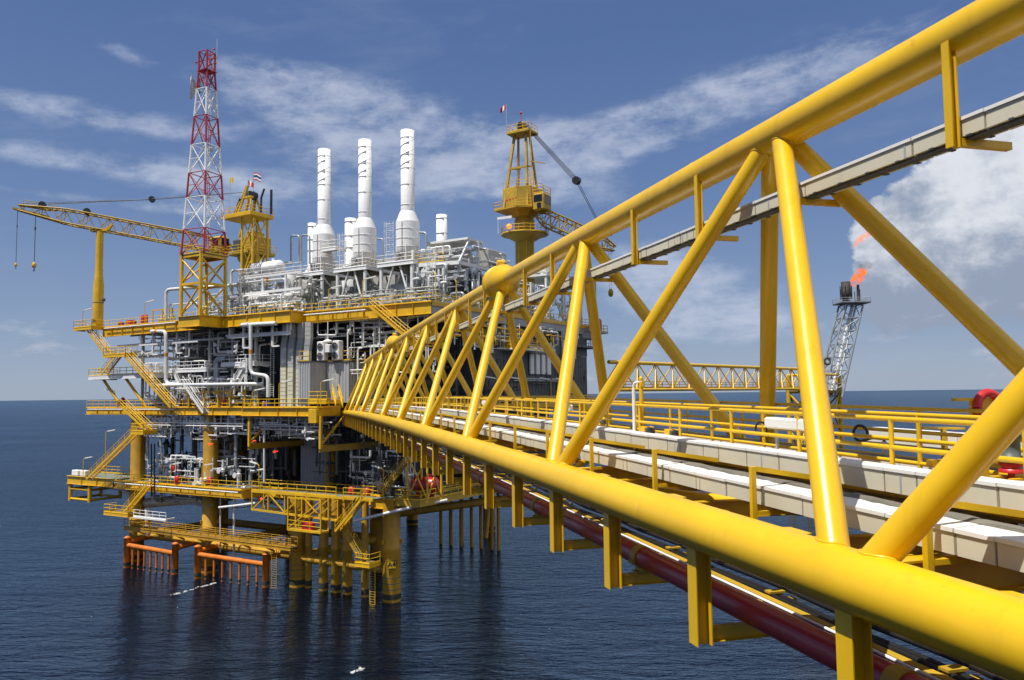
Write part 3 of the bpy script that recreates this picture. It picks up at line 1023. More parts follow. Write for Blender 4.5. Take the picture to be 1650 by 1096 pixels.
# ---------------------------------------------------------------- generic platform pieces
def deck(name, label, poly, z, gh, edges, rails, m='deck_yellow', plate='deck_green', railm='rail_yellow', stiff=2.4, flange=.28, thick=.12, cat='deck'):
    """poly: plan corners; edges / rails: lists of edge numbers that carry a girder / a railing"""
    t = empty(name, PT((poly[0][0], poly[0][1], z)), label, cat)
    mb = MB(PT); mb.prism(poly, z - thick, z); mb.build('deck_plate', plate, t)
    n = len(poly)
    cx, cy = np.mean([p[0] for p in poly]), np.mean([p[1] for p in poly])
    area = sum(poly[i][0] * poly[(i + 1) % n][1] - poly[(i + 1) % n][0] * poly[i][1] for i in range(n))
    for e in edges:
        a, b = np.array(poly[e], float), np.array(poly[(e + 1) % n], float)
        d = nrm(b - a); o = np.array([d[1], -d[0]]) * (1 if area > 0 else -1)
        mb = MB(PT)
        mb.prism([tuple(a + o * .02), tuple(b + o * .02), tuple(b + o * .06), tuple(a + o * .06)][::1], z - gh, z + .02)
        for zz in (z - gh - .03, z + .021): mb.prism([tuple(a - o * .1), tuple(b - o * .1), tuple(b + o * flange), tuple(a + o * flange)], zz, zz + .05)
        L = np.linalg.norm(b - a)
        k = max(1, int(L / stiff))
        for i in range(1, k): 
            c = a + d * L * i / k
            mb.prism([tuple(c - d * .02 + o * .06), tuple(c + d * .02 + o * .06), tuple(c + d * .02 + o * (flange - .04)), tuple(c - d * .02 + o * (flange - .04))], z - gh + .02, z + .02)
        mb.build('edge_girder', m, t)
    if rails:
        for e in rails:
            a, b = np.array(poly[e], float), np.array(poly[(e + 1) % n], float)
            mb = MB(PT); mb.rail([(*a, z + .07), (*b, z + .07)]); mb.build('handrail', railm, t)
    return t


def underbeams(t, poly, z, depth, step=5.0, m='dull_yellow', ax=0):
    us = [p[0] for p in poly]; vs_ = [p[1] for p in poly]
    if ax == 0:
        for v in np.arange(min(vs_) + 2.5, max(vs_) - 1, step):
            mb = MB(PT); mb.ibeam((min(us) + .4, v, z - depth / 2 - .13), (max(us) - .4, v, z - depth / 2 - .13), .3, depth, .04); mb.build('floor_girder', m, t)
    else:
        for u in np.arange(min(us) + 2.5, max(us) - 1, step):
            mb = MB(PT); mb.ibeam((u, min(vs_) + .4, z - depth / 2 - .13), (u, max(vs_) - .4, z - depth / 2 - .13), .3, depth, .04); mb.build('floor_girder', m, t)


def stair(name, label, top, bot, w=.95, m='deck_yellow', away=(0, 1), rails=True, r=.045, cat='stairs'):
    top, bot = np.array(top, float), np.array(bot, float)
    o = np.array([away[0], away[1], 0.0]) * w
    t = empty(name, PT(bot), label, cat)
    for q in (0, 1):
        mb = MB(PT)
        a, b = top + o * q, bot + o * q
        d = nrm(b - a)
        mb.beam(a, b, .10, .30); mb.build('stringer', m, t)
    n = max(3, int(abs(top[2] - bot[2]) / .22))
    mb = MB(PT)
    run = nrm(np.array([bot[0] - top[0], bot[1] - top[1], 0]))
    for i in range(1, n):
        c = top + (bot - top) * i / n
        x = run * .13
        vs = [c - x, c + x, c + x + o, c - x + o]
        mb.add([v + np.array([0, 0, dz]) for dz in (-.02, .02) for v in vs], [(0, 3, 2, 1), (4, 5, 6, 7), (0, 1, 5, 4), (1, 2, 6, 5), (2, 3, 7, 6), (3, 0, 4, 7)])
    mb.build('treads', m, t)
    if rails:
        for q in (0, 1):
            mb = MB(PT)
            a, b = top + o * q, bot + o * q
            for h in (.55, 1.05): mb.tube(a + (0, 0, h), b + (0, 0, h), r, 5)
            k = max(2, int(np.linalg.norm(b - a) / 1.5))
            for i in range(k + 1):
                c = a + (b - a) * i / k
                mb.tube(c, c + (0, 0, 1.05), r, 5)
            mb.build('stair_rail', 'rail_yellow' if m == 'deck_yellow' else m, t)
    return t


def pl_deck(label, u0, u1, v0, v1, z, m='deck_yellow', railm='rail_yellow', rails=(0, 1, 3), gh=.4, name='stair_landing', cat='landing', plate='grating'):
    return deck(name, label, [(u0, v0), (u1, v0), (u1, v1), (u0, v1)], z, gh, (0, 1, 3), rails, m, plate, railm, stiff=3, flange=.10, thick=.05, cat=cat)


def ladder(label, p0, h, m='white_paint', w=.5, cage=True, out=(0, -1), name='caged_ladder'):
    p0 = np.array(p0, float); o = np.array([out[0], out[1], 0.0]); s_ = np.array([-out[1], out[0], 0.0]) * w / 2
    t = empty(name, PT(p0), label, 'ladder')
    mb = MB(PT)
    for q in (-1, 1): mb.beam(p0 + s_ * q, p0 + s_ * q + (0, 0, h), .07, .05)
    mb.build('ladder_rails', m, t)
    mb = MB(PT)
    for z in np.arange(.3, h, .3): mb.tube(p0 - s_ + (0, 0, z), p0 + s_ + (0, 0, z), .022, 5)
    mb.build('rungs', m, t)
    if cage:
        mb = MB(PT)
        for z in np.arange(2.2, h + .05, 1.0):
            pts = [p0 + s_ * 1.3 * math.cos(a) + o * .75 * math.sin(a) + (0, 0, z) for a in np.linspace(0, math.pi, 9)]
            mb.pipe(pts, .03, 0, 5)
        for a in np.linspace(.25, math.pi - .25, 5):
            q = p0 + s_ * 1.3 * math.cos(a) + o * .75 * math.sin(a)
            mb.tube(q + (0, 0, 2.2), q + (0, 0, h), .025, 5)
        mb.build('safety_cage', m, t)
    return t


def pipework(name, label, lo, hi, n, m, seed, r=(.06, .22), valves=True, cat='pipework', vert=.45):
    """dense small-bore piping that nobody could count: one object"""
    rg = random.Random(seed)
    lo, hi = np.array(lo, float), np.array(hi, float)
    mb = MB(PT)
    for i in range(n):
        rr = rg.choice((r[0], r[0] * 1.4, (r[0] + r[1]) / 2, r[1]))
        p = lo + (hi - lo) * np.array([rg.random(), rg.random() ** 1.5, rg.random()])
        pts = [p.copy()]
        for k in range(rg.randint(1, 4)):
            ax = 2 if rg.random() < vert else (0 if rg.random() < .75 else 1)
            q = pts[-1].copy()
            span = (hi - lo)[ax]
            q[ax] = min(hi[ax], max(lo[ax], q[ax] + rg.choice((-1, 1)) * rg.uniform(.15, .6) * min(span, 9)))
            if abs(q[ax] - pts[-1][ax]) > .4: pts.append(q)
        if len(pts) < 2: continue
        mb.pipe(pts, rr, rr * 2.5, 7)
        for a, b in zip(pts[:-1], pts[1:]):
            L = np.linalg.norm(b - a)
            if valves and L > 1.2 and rg.random() < .7:
                d = nrm(b - a); c = a + (b - a) * rg.uniform(.3, .7)
                mb.tube(c - d * .05, c + d * .05, rr * 1.8, 8)
                if rg.random() < .5:
                    mb.tube(c - d * .3, c - d * .2, rr * 1.8, 8); mb.ball(c - d * .12, rr * 1.7, 8)
                    hz = np.array([0, -1, 0]) if abs(d[1]) < .5 else np.array([0, 0, 1.0])
                    mb.tube(c - d * .12, c - d * .12 + hz * rr * 4, rr * .35, 5)
                    mb.lathe(c - d * .12 + hz * rr * 4, [(rr * 1.9, -.02), (rr * 2.0, 0), (rr * 1.9, .02)], 10, hz)
    return tag(mb.build(name, m), label, cat, kind='stuff')


# ---------------------------------------------------------------- decks
top_poly = [(-59, -1.4), (-35.0, -1.4), (-35.0, -5), (-30.4, -5), (-30.4, -1.4), (-16.5, -1.4), (-16.5, 1.1), (5.2, 1.1), (5.2, 46), (-59, 46)]
td = deck('top_deck', 'upper yellow edged main platform deck carrying stacks and mast', top_poly, ZT, 1.45, range(0, 7), (0, 3, 4, 5, 6, 7), stiff=2.6, flange=.30)
mb = MB(PT); mb.box((5.21, 1.2, ZT - .42), (5.30, 46, ZT + .03)); mb.build('side_girder', 'deck_yellow', td)
mb = MB(PT); mb.box((5.02, 1.2, ZT - 1.5), (5.18, 46, ZT - .43)); mb.build('side_plate', 'wall_grey', td)
underbeams(td, [(-58, 0), (4.5, 45)], ZT, 1.1, 7.0, 'wall_grey')
underbeams(td, [(-58, 1.5), (4.5, 45)], ZT, .9, 8.6, 'wall_grey', 1)
main_l = [(-63, -1.4), (-22.4, -1.4), (-22.4, -4.2), (-8.6, -4.2), (-8.6, -.2), (-13.9, 5.0), (-9.2, 9.7), (-.6, 1.1), (5.2, 1.1), (5.2, 46), (-63, 46)]
md = deck('main_deck', 'middle yellow platform deck where the footbridge lands', main_l, ZM, 1.0, range(0, 10), (0, 1, 2, 3, 8), stiff=3.0)
underbeams(md, [(-62, 1), (4.5, 45)], ZM, .8, 7.0, 'dull_yellow')
underbeams(md, [(-58, 10), (4.5, 45)], ZM, .8, 8.6, 'dull_yellow', 1)
low_poly = [(-54, -2), (-24.9, -2), (-24.9, 1.6), (-3.0, 1.6), (-3.0, -.6), (.6, -.6), (.6, 46), (-54, 46)]
ld = deck('lower_deck', 'lowest wide yellow platform deck just above the jacket legs', low_poly, ZL, 1.1, range(0, 7), (0, 1, 2), stiff=3.0)
underbeams(ld, [(-53, 1), (0, 45)], ZL, .9, 7.0, 'jacket_ochre')
underbeams(ld, [(-53, 1), (0, 45)], ZL, .7, 8.6, 'jacket_ochre', 1)
# a second look of rail on the inboard side of open deck edges
# left extension of the lower deck with its box frame
ex = deck('deck_extension', 'yellow deck extension sticking out to the left over the sea', [(-66.5, -2.2), (-54.1, -2.2), (-54.1, 3.5), (-66.5, 3.5)], ZL + .25, 1.2, (0, 2, 3), (2,), stiff=4)
fr_ = empty('box_frame', PT((-65, -2, 9)), 'yellow box frame hanging below the left deck extension', 'frame')
for u, v in ((-66.0, -2.0), (-60.6, -2.0), (-60.6, 3.2), (-66.0, 3.2)):
    mb = MB(PT); mb.tube((u, v, ZL - .9), (u, v, 8.6), .30, 10); mb.build('frame_post', 'deck_yellow', fr_)
for a, b in (((-66.0, -2.0), (-60.6, -2.0)), ((-60.6, -2.0), (-60.6, 3.2)), ((-66, 3.2), (-60.6, 3.2)), ((-66, -2), (-66, 3.2))):
    for z in (8.9, 10.5):
        mb = MB(PT); mb.tube((*a, z), (*b, z), .20, 8); mb.build('frame_rail', 'deck_yellow', fr_)

# truss walkway in front of the lower deck
tw = empty('truss_walkway', PT((-16, -3, 9)), 'yellow lattice walkway truss hung along the front of the lowest deck', 'walkway')
mb = MB(PT); mb.box((-20.6, -4.0, 12.72), (.3, -2.05, 12.80)); mb.build('walkway_plate', 'deck_green', tw)
for v in (-4.05, -2.1):
    mb = MB(PT)
    mb.beam((-20.6, v, 12.66), (.3, v, 12.66), .22, .28); mb.build('top_boom', 'deck_yellow', tw)
    mb = MB(PT); mb.beam((-20.6, v, 10.3), (-5.2, v, 9.9), .20, .24); mb.build('bottom_boom', 'deck_yellow', tw)
    k = 5
    for i in range(k + 1):
        u = -20.5 + 15.2 * i / k
        mb = MB(PT); mb.beam((u, v, 12.6), (u, v, 10.2 - .35 * i / k), .14, .14); mb.build('truss_post', 'deck_yellow', tw)
        if i < k:
            u1 = u + 15.2 / k
            mb = MB(PT); mb.beam((u, v, 12.5), (u1, v, 10.25), .12, .12) if i % 2 else mb.beam((u, v, 10.3), (u1, v, 12.5), .12, .12); mb.build('truss_diagonal', 'deck_yellow', tw)
for i in range(6):
    u = -20.5 + 15.2 * i / 5
    mb = MB(PT); mb.beam((u, -4.0, 12.5), (u, -2.1, 10.3), .10, .10); mb.beam((u, -4.0, 10.2), (u, -2.1, 10.2), .12, .12); mb.build('cross_member', 'deck_yellow', tw)
mb = MB(PT); mb.rail([(-20.6, -4.05, 12.82), (-5.6, -4.05, 12.82)]).rail([(-4.4, -4.05, 12.82), (.3, -4.05, 12.82)]); mb.build('handrail', 'rail_yellow', tw)
# lower hanging cage at its right end
cg = empty('stair_cage', PT((-10, -4, 8)), 'yellow cage platform with red box hanging below the lattice walkway', 'platform')
mb = MB(PT); mb.box((-12.2, -5.6, 8.55), (-6.6, -4.3, 8.62)); mb.build('cage_floor', 'grating', cg)
for u in (-12.2, -6.6):
    for v in (-5.6, -4.3):
        mb = MB(PT); mb.beam((u, v, 8.5), (u, v, 12.6), .15, .15); mb.build('cage_post', 'deck_yellow', cg)
mb = MB(PT)
for v in (-5.6, -4.3):
    mb.beam((-12.2, v, 8.55), (-6.6, v, 8.55), .14, .24); mb.beam((-12.2, v, 8.7), (-6.6, v, 12.4), .12, .12)
for u in (-12.2, -6.6): mb.beam((u, -5.6, 8.55), (u, -4.3, 8.55), .14, .24)
mb.beam((-12.2, -5.6, 12.5), (-6.6, -5.6, 12.5), .16, .2)
mb.build('cage_frame', 'deck_yellow', cg)
mb = MB(PT); mb.rail([(-12.2, -5.6, 8.62), (-6.6, -5.6, 8.62)]); mb.build('handrail', 'rail_yellow', cg)
mb = MB(PT); mb.bevel_box((-10.2, -5.3, 8.62), (-8.4, -4.6, 9.5), .06)
tag(mb.build('equipment_box', 'red_paint'), 'red box on the floor of the hanging yellow cage', 'box')

# mezzanine walkway on the left, sea-level walkway, little platforms
pl_deck('pale mezzanine walkway at the left between the upper and middle decks', -61, -44.4, -2.4, 2.5, 28.75, 'white_paint', 'rail_yellow', name='mezzanine_walkway', cat='walkway', plate='white_paint', gh=.55)
for u, du in ((-58, 4.0), (-52, 4.2)):
    mb = MB(PT); mb.tube((u, -1.8, 28.2), (u + du, -1.0, ZM), .22, 8)
    tag(mb.build('raking_strut', 'deck_yellow'), 'yellow raking strut under the left end of the mezzanine walkway' if u == -58 else 'yellow raking strut nearer the leg under the mezzanine walkway', 'strut')
mb = MB(PT); mb.tube((-47.5, 1, ZM), (-47.5, 1, 28.2), .42, 12)
tag(mb.build('mezzanine_column', 'pipe_grey'), 'grey column under the mezzanine walkway beside the broad leg', 'column')
sw = deck('boat_landing', 'rusty walkway with railings just above the water behind the fenders', [(-50, -2.9), (-14.5, -2.9), (-14.5, -1.7), (-50, -1.7)], 5.6, .35, (0, 2), (0, 2), 'jacket_ochre', 'grating', 'jacket_ochre', 4, .12, .06, 'walkway')
for u in np.arange(-48.5, -15, 4.7):
    mb = MB(PT); mb.beam((u, -2.3, 5.3), (u + .1, -.3, 4.2), .25, .25); mb.build('bracket', 'jacket_ochre', sw)
pl_deck('small yellow landing at the foot of the stair below the left of the lowest deck', -52.5, -46.5, -4.6, -2.6, 7.95, name='stair_landing')
mb = MB(PT); mb.box((-45.6, -4.4, 7.5), (-38.0, -4.1, 7.75)).beam((-44, -4.2, 7.6), (-44, -2.2, 7.6), .2, .2).beam((-39, -4.2, 7.6), (-39, -2.2, 7.6), .2, .2).rail([(-45.6, -4.3, 7.75), (-38, -4.3, 7.75)], .95)
tag(mb.build('service_walkway', 'white_paint'), 'narrow white service walkway under the left of the lowest deck', 'walkway')
pl_deck('small yellow landing with ladder beside the corner leg at the waterline', -2.9, -.6, -3.6, -1.7, 5.0, name='stair_landing')
ladder('yellow ladder down to the sea beside the corner leg', (-1.2, -2.4, -1.5), 6.5, 'deck_yellow', .8, False, name='sea_ladder')
ladder('tall thin yellow ladder into the sea left of the slim conductors', (FU(450, -2), -2.6, -.8), 7.4, 'dull_yellow', .9, False, name='sea_ladder')
pl_deck('yellow stair landing poking out at the far left of the upper deck', -63.9, -58.9, -3.4, -1.4, ZT + .1)
pl_deck('yellow mid stair landing at the left below the upper deck', -55.2, -49.6, -3.6, -1.6, 31.9)

# stairs
stair('stair_flight', 'top yellow stair flight descending from the far left corner of the upper deck', (-60.9, -3.2, 36.5), (-55.2, -3.2, 31.9))
stair('stair_flight', 'short yellow stair flight between the mid landing and the mezzanine walkway', (-51.8, -3.6, 31.8), (-55.6, -3.6, 28.9))
stair('stair_flight', 'long yellow stair flight sloping across the left front between upper and middle deck', (-50.6, -3.5, 32.1), (-38.6, -3.5, 23.7))
stair('stair_flight', 'yellow stair flight just below the left end of the middle deck', (-50.8, -3.4, 23.9), (-44.2, -3.4, 20.2))
stair('stair_flight', 'long yellow stair flight sloping down left to the lower deck extension', (-45.5, -4.3, 20.3), (-57.8, -4.3, 12.6))
pl_deck('yellow half landing in front of the left broad leg below the middle deck', -46.2, -43.2, -4.6, -2.4, 20.2)
stair('stair_flight', 'yellow stair flight from the lowest deck to the small landing at left', (-43.2, -4.0, 12.3), (-48.6, -4.0, 8.0))
stair('stair_flight', 'yellow stair flight at the right from upper deck behind the bridge top chord', (-3.7, -.2, 36.5), (3.6, -.2, 31.3))
stair('stair_flight', 'yellow stair flight at the right end of the lattice walkway', (-1.4, -4.2, 12.7), (-5.6, -4.2, 8.6))
stair('stair_flight', 'dark yellow stair flight down to the landing at the corner leg', (-5.3, -3.2, 8.6), (-2.2, -3.2, 5.0), m='dull_yellow')
stair('stair_flight', 'yellow stair flight rising beneath the bridge from the lowest deck', (2.6, -.9, 17.2), (-1.2, -.9, 13.2), m='dull_yellow')
# laydown brackets under the middle deck
for px0, px1, lb in ((403, 500, 'brown yellow bracket frame hanging under the middle deck at left'), (517, 585, 'yellow bracket frame with a strut under the bridge landing')):
    t = empty('bracket_frame', PT((FU(px0, -4), -4, 18.4)), lb, 'bracket frame')
    u0 = FU(px0, -4.0)
    mb = MB(PT); mb.beam((u0, -4.0, ZM - 1), (u0, -4.0, 18.5), .32, .32); mb.build('hanger_post', 'deck_yellow', t)
    mb = MB(PT); mb.ibeam((u0 - .2, -4.0, 18.5), (u0 + .6, 9, 18.5), .35, .8, .05); mb.build('lower_beam', 'dull_yellow', t)
    mb = MB(PT); mb.beam((u0, -3.9, 19), (u0 + .3, 0, ZM - 1), .22, .22); mb.build('diagonal_strut', 'deck_yellow', t)
mb = MB(PT); mb.bevel_box((-9.9, -4.55, ZM - 1.9), (-8.5, -3.7, ZM - .1), .05)
tag(mb.build('bridge_bearing', 'deck_yellow'), 'yellow bearing box at the end of the near bridge chord', 'bearing')
# right hand extension, half hidden behind the bridge
pl_deck('yellow walkway with braced frames at the lower deck right of the corner leg', .9, 4.6, -.6, 22, ZL + .1, 'dull_yellow', name='side_walkway', cat='walkway', gh=.7)
bf = empty('braced_frame', PT((3, 0, ZL)), 'yellow cross braced stair tower under the near bridge chord', 'stair tower')
for u, v in ((2.6, -.4), (5.6, -.4), (5.6, 2.4), (2.6, 2.4)):
    mb = MB(PT); mb.beam((u, v, ZL), (u, v, 18.5), .18, .18); mb.build('tower_post', 'deck_yellow', bf)
for a, b in (((2.6, -.4), (5.6, -.4)), ((5.6, -.4), (5.6, 2.4))):
    mb = MB(PT); mb.beam((*a, ZL + .3), (*b, 17.8), .14, .14); mb.beam((*b, ZL + .3), (*a, 17.8), .14, .14); mb.build('tower_bracing', 'deck_yellow', bf)
# ---------------------------------------------------------------- mast, stacks, cranes
A3 = np.array
mt = empty('mast_base_frame', PT((-32.7, -2.6, ZT)), 'square braced yellow steel frame carrying the red and white mast', 'steel frame')
FC = [(-34.8, -4.8), (-30.6, -4.8), (-30.6, -.6), (-34.8, -.6)]
ZF = 45.4
for u, v in FC:
    mb = MB(PT); mb.tube((u, v, ZT), (u, v, ZF), .26, 12); mb.build('frame_post', 'deck_yellow', mt)
for (a, b) in ((0, 1), (1, 2), (2, 3), (3, 0)):
    p, q = FC[a], FC[b]
    for z in (41.2, ZF - .2):
        mb = MB(PT); mb.beam((*p, z), (*q, z), .26, .34); mb.build('frame_beam', 'deck_yellow', mt)
    for z0, z1 in ((ZT + .4, 41), (41.4, ZF - .5)):
        mb = MB(PT)
        mb.tube((*p, z0), (*q, z1), .13, 8)
        if z0 > 40 or a in (1, 3): mb.tube((*q, z0), (*p, z1), .13, 8)
        mb.build('frame_brace', 'deck_yellow', mt)
mb = MB(PT); mb.box((-35, -5, ZF), (-30.3, -.3, ZF + .1)); mb.build('frame_floor', 'grating', mt)
mb = MB(PT); mb.rail([(-35, -5, ZF + .1), (-30.4, -5, ZF + .1), (-30.4, -.4, ZF + .1), (-35, -.4, ZF + .1), (-35, -5, ZF + .1)]); mb.build('handrail', 'rail_yellow', mt)
ms = empty('lattice_mast', PT((-32.7, -2.7, ZF)), 'tall red and white lattice radio mast tapering to a square top', 'radio mast')
ZK = [FZ(331, y, -2.7) for y in (404, 372, 321, 281, 236, 190, 146, 116, 86)]
ZK[0] = ZF + .1


def mw(z): return 2.15 + (0.78 - 2.15) * min(1, (z - ZF) / (ZK[7] - ZF))


MCOR = [(-1, -1), (1, -1), (1, 1), (-1, 1)]
def mcorner(i, z):
    a = math.radians(8)
    x, y = MCOR[i % 4][0] * mw(z), MCOR[i % 4][1] * mw(z)
    return A3([-32.7 + x * math.cos(a) - y * math.sin(a), -2.7 + x * math.sin(a) + y * math.cos(a), z])


for k in range(8):
    z0, z1 = ZK[k], ZK[k + 1]
    mcol = 'mast_red' if k % 2 == 0 or k == 7 else 'white_paint'
    mb = MB(PT)
    for i in range(4):
        mb.tube(mcorner(i, z0), mcorner(i, z1), .14 if i < 3 else .11, 8)
        zm = (z0 + z1) / 2
        if k < 7:
            mb.tube(mcorner(i, z0), mcorner(i + 1, z1), .06, 6).tube(mcorner(i + 1, z0), mcorner(i, z1), .06, 6)
            mb.tube(mcorner(i, zm), (mcorner(i, zm) + mcorner(i + 1, zm)) / 2, .05, 5)
        else: mb.tube(mcorner(i, z0), mcorner(i + 1, z1), .08, 6)
        mb.tube(mcorner(i, z1), mcorner(i + 1, z1), .07, 6)
    o = mb.build('mast_section', mcol, ms)
    mb = MB(PT); c = A3([-32.7, -2.7, 0])
    for q in (-.22, .22): mb.tube(c + (q + .5, .3, z0), c + (q * .9 + .3, .2, z1), .04, 5)
    for z in np.arange(z0, z1, .4): mb.tube(c + (.18, .25, z), c + (.72, .25, z), .025, 4)
    mb.build('climbing_ladder', mcol, ms)
mb = MB(PT); mb.box((-33.7, -3.7, ZK[7] - .1), (-31.7, -1.7, ZK[7])); mb.build('rest_platform', 'mast_red', ms)
mb = MB(PT); zz = ZK[8]
mb.tube((-33.4, -2.7, zz - 1.0), (-35.2, -2.7, zz - .9), .09, 6).tube((-33.4, -2.7, zz - 2.0), (-34.6, -2.7, zz - .95), .05, 5).tube((-35.2, -2.7, zz - 1.1), (-35.2, -2.7, zz - .7), .06, 5)
mb.tube((-32, -2.7, zz - 1.2), (-30.5, -2.7, zz - 1.2), .09, 6).tube((-32, -2.7, zz - 2.0), (-30.5, -2.7, zz - 2.0), .07, 6)
mb.build('side_arm', 'mast_red', ms)
mb = MB(PT); mb.tube((-30.5, -2.7, zz - 2.1), (-30.5, -2.7, zz + 1.6), .05, 6).tube((-32.0, -2.0, zz), (-32.0, -2.0, zz + .5), .05, 6).tube((-33.4, -2.7, zz), (-33.4, -2.7, zz + .5), .04, 6)
mb.build('whip_antenna', 'galvanized', ms)
mb = MB(PT); mb.ball((-32.0, -2.0, zz + .62), .16, 8); mb.build('beacon', 'red_paint', ms)
# dish antenna on the mast
ds = empty('dish_antenna', PT((-36, -2.7, 70)), 'pale grey dish antenna bolted to the left side of the mast', 'dish antenna')
zd = FZ(303, 143, -2.7); ud = FU(300, -2.7)
mb = MB(PT); prof = [(.05, .85), (.8, .68), (1.4, .34), (1.72, .02), (1.76, 0), (1.7, -.04)]
mb.lathe((ud, -2.7, zd), prof, 20, (.62, .78, -.04), caps=False)
mb.build('dish', 'galvanized', ds)
mb = MB(PT); mb.tube((ud + .6, -2.5, zd), (ud + 1.8, -2.3, zd), .1, 8).tube((ud + 1.5, -2.4, zd - 1.2), (ud + 1.5, -2.4, zd + 1.2), .09, 8)
for q in (-1, 1): mb.tube((ud + 1.5, -2.4, zd + q), (ud + 2.6, -2.6, zd + q), .07, 6)
mb.build('dish_mount', 'steel_dark', ds)
mb = MB(PT); mb.lathe((-33.0, -1.6, FZ(335, 240, -2.7) + .3), [(.05, .22), (.25, .18), (.4, .02), (.42, 0)], 14, (.4, -.9, .1))
mb.tube((-33.0, -1.6, FZ(335, 240, -2.7) + .3), (-33.2, -2.2, FZ(335, 240, -2.7)), .06, 6)
tag(mb.build('dish_antenna', 'galvanized'), 'small dish inside the mast near its lower white section', 'dish antenna')

# ---- exhaust stacks
def helix(c, r, z0, z1, turns, ph, hgt=.16, w=.05):
    mb = MB(PT)
    n = int(26 * turns)
    vs = []
    for i in range(n + 1):
        a = ph + 2 * math.pi * turns * i / n
        z = z0 + (z1 - z0) * i / n
        for rr, dz in ((r - .01, -w), (r + hgt, -w * .4), (r + hgt, w * .4), (r - .01, w)):
            vs.append((c[0] + rr * math.cos(a), c[1] + rr * math.sin(a), z + dz))
    fs = [(i * 4 + j, i * 4 + (j + 1) % 4, i * 4 + 4 + (j + 1) % 4, i * 4 + 4 + j) for i in range(n) for j in range(4)]
    mb.add(vs, fs)
    return mb


def stack(u, v, label, zt=63.7):
    t = empty('exhaust_stack', PT((u, v, 43.6)), label, 'exhaust stack', 'tall white exhaust stacks')
    mb = MB(PT); mb.lathe((u, v, 0), [(1.0, 51.6), (1.0, zt), (.93, zt), (.93, zt - 1.2)], 28, caps=False); mb.build('stack_pipe', 'stack_white', t)
    for q in range(2): helix((u, v), 1.0, 58.1, zt - 1.3, 1.5, q * 3.1416 + .5, .06, .04).build('helical_strake', 'stack_white', t)
    mb = MB(PT); mb.lathe((u, v, 0), [(1.09, 51.7), (1.20, 51.5), (1.28, 51.3), (1.72, 50.1)], 28, caps=False); mb.build('cone_shoulder', 'stack_white', t)
    mb = MB(PT); mb.lathe((u, v, 0), [(1.72, 50.1), (1.72, 46.6), (1.72, 45.4), (1.2, 44.9), (1.15, 43.7)], 28, caps=False); mb.build('silencer_body', 'stack_white', t)
    for z, r in ((zt - 1.15, 1.0), (60.0, 1.0), (58.0, 1.0), (55.6, 1.0), (52.6, 1.0), (49.0, 1.72), (47.6, 1.72), (46.4, 1.72), (45.4, 1.72)):
        mb = MB(PT); mb.lathe((u, v, z), [(r, -.04), (r + .05, -.03), (r + .05, .03), (r, .04)], 28, caps=False); mb.build('flange_ring', 'white_paint', t)
    mb = MB(PT)
    for a in np.arange(0, 6.28, 1.047): mb.beam((u + 1.74 * math.cos(a), v + 1.74 * math.sin(a), 46.6), (u + 1.74 * math.cos(a), v + 1.74 * math.sin(a), 43.7), .14, .14)
    for a in np.arange(0, 6.28, 1.047):
        b = a + 1.047
        mb.beam((u + 1.74 * math.cos(a), v + 1.74 * math.sin(a), 45.3), (u + 1.74 * math.cos(b), v + 1.74 * math.sin(b), 43.8), .10, .10)
    mb.build('support_struts', 'white_paint', t)
    mb = MB(PT); mb.box((u + .3, v - 1.80, 45.6), (u + .34, v - 1.68, 49.9)).bevel_box((u - 1.0, v - 1.95, 44.4), (u - .2, v - 1.6, 45.6), .04); mb.build('access_box', 'insulation', t)
    return t


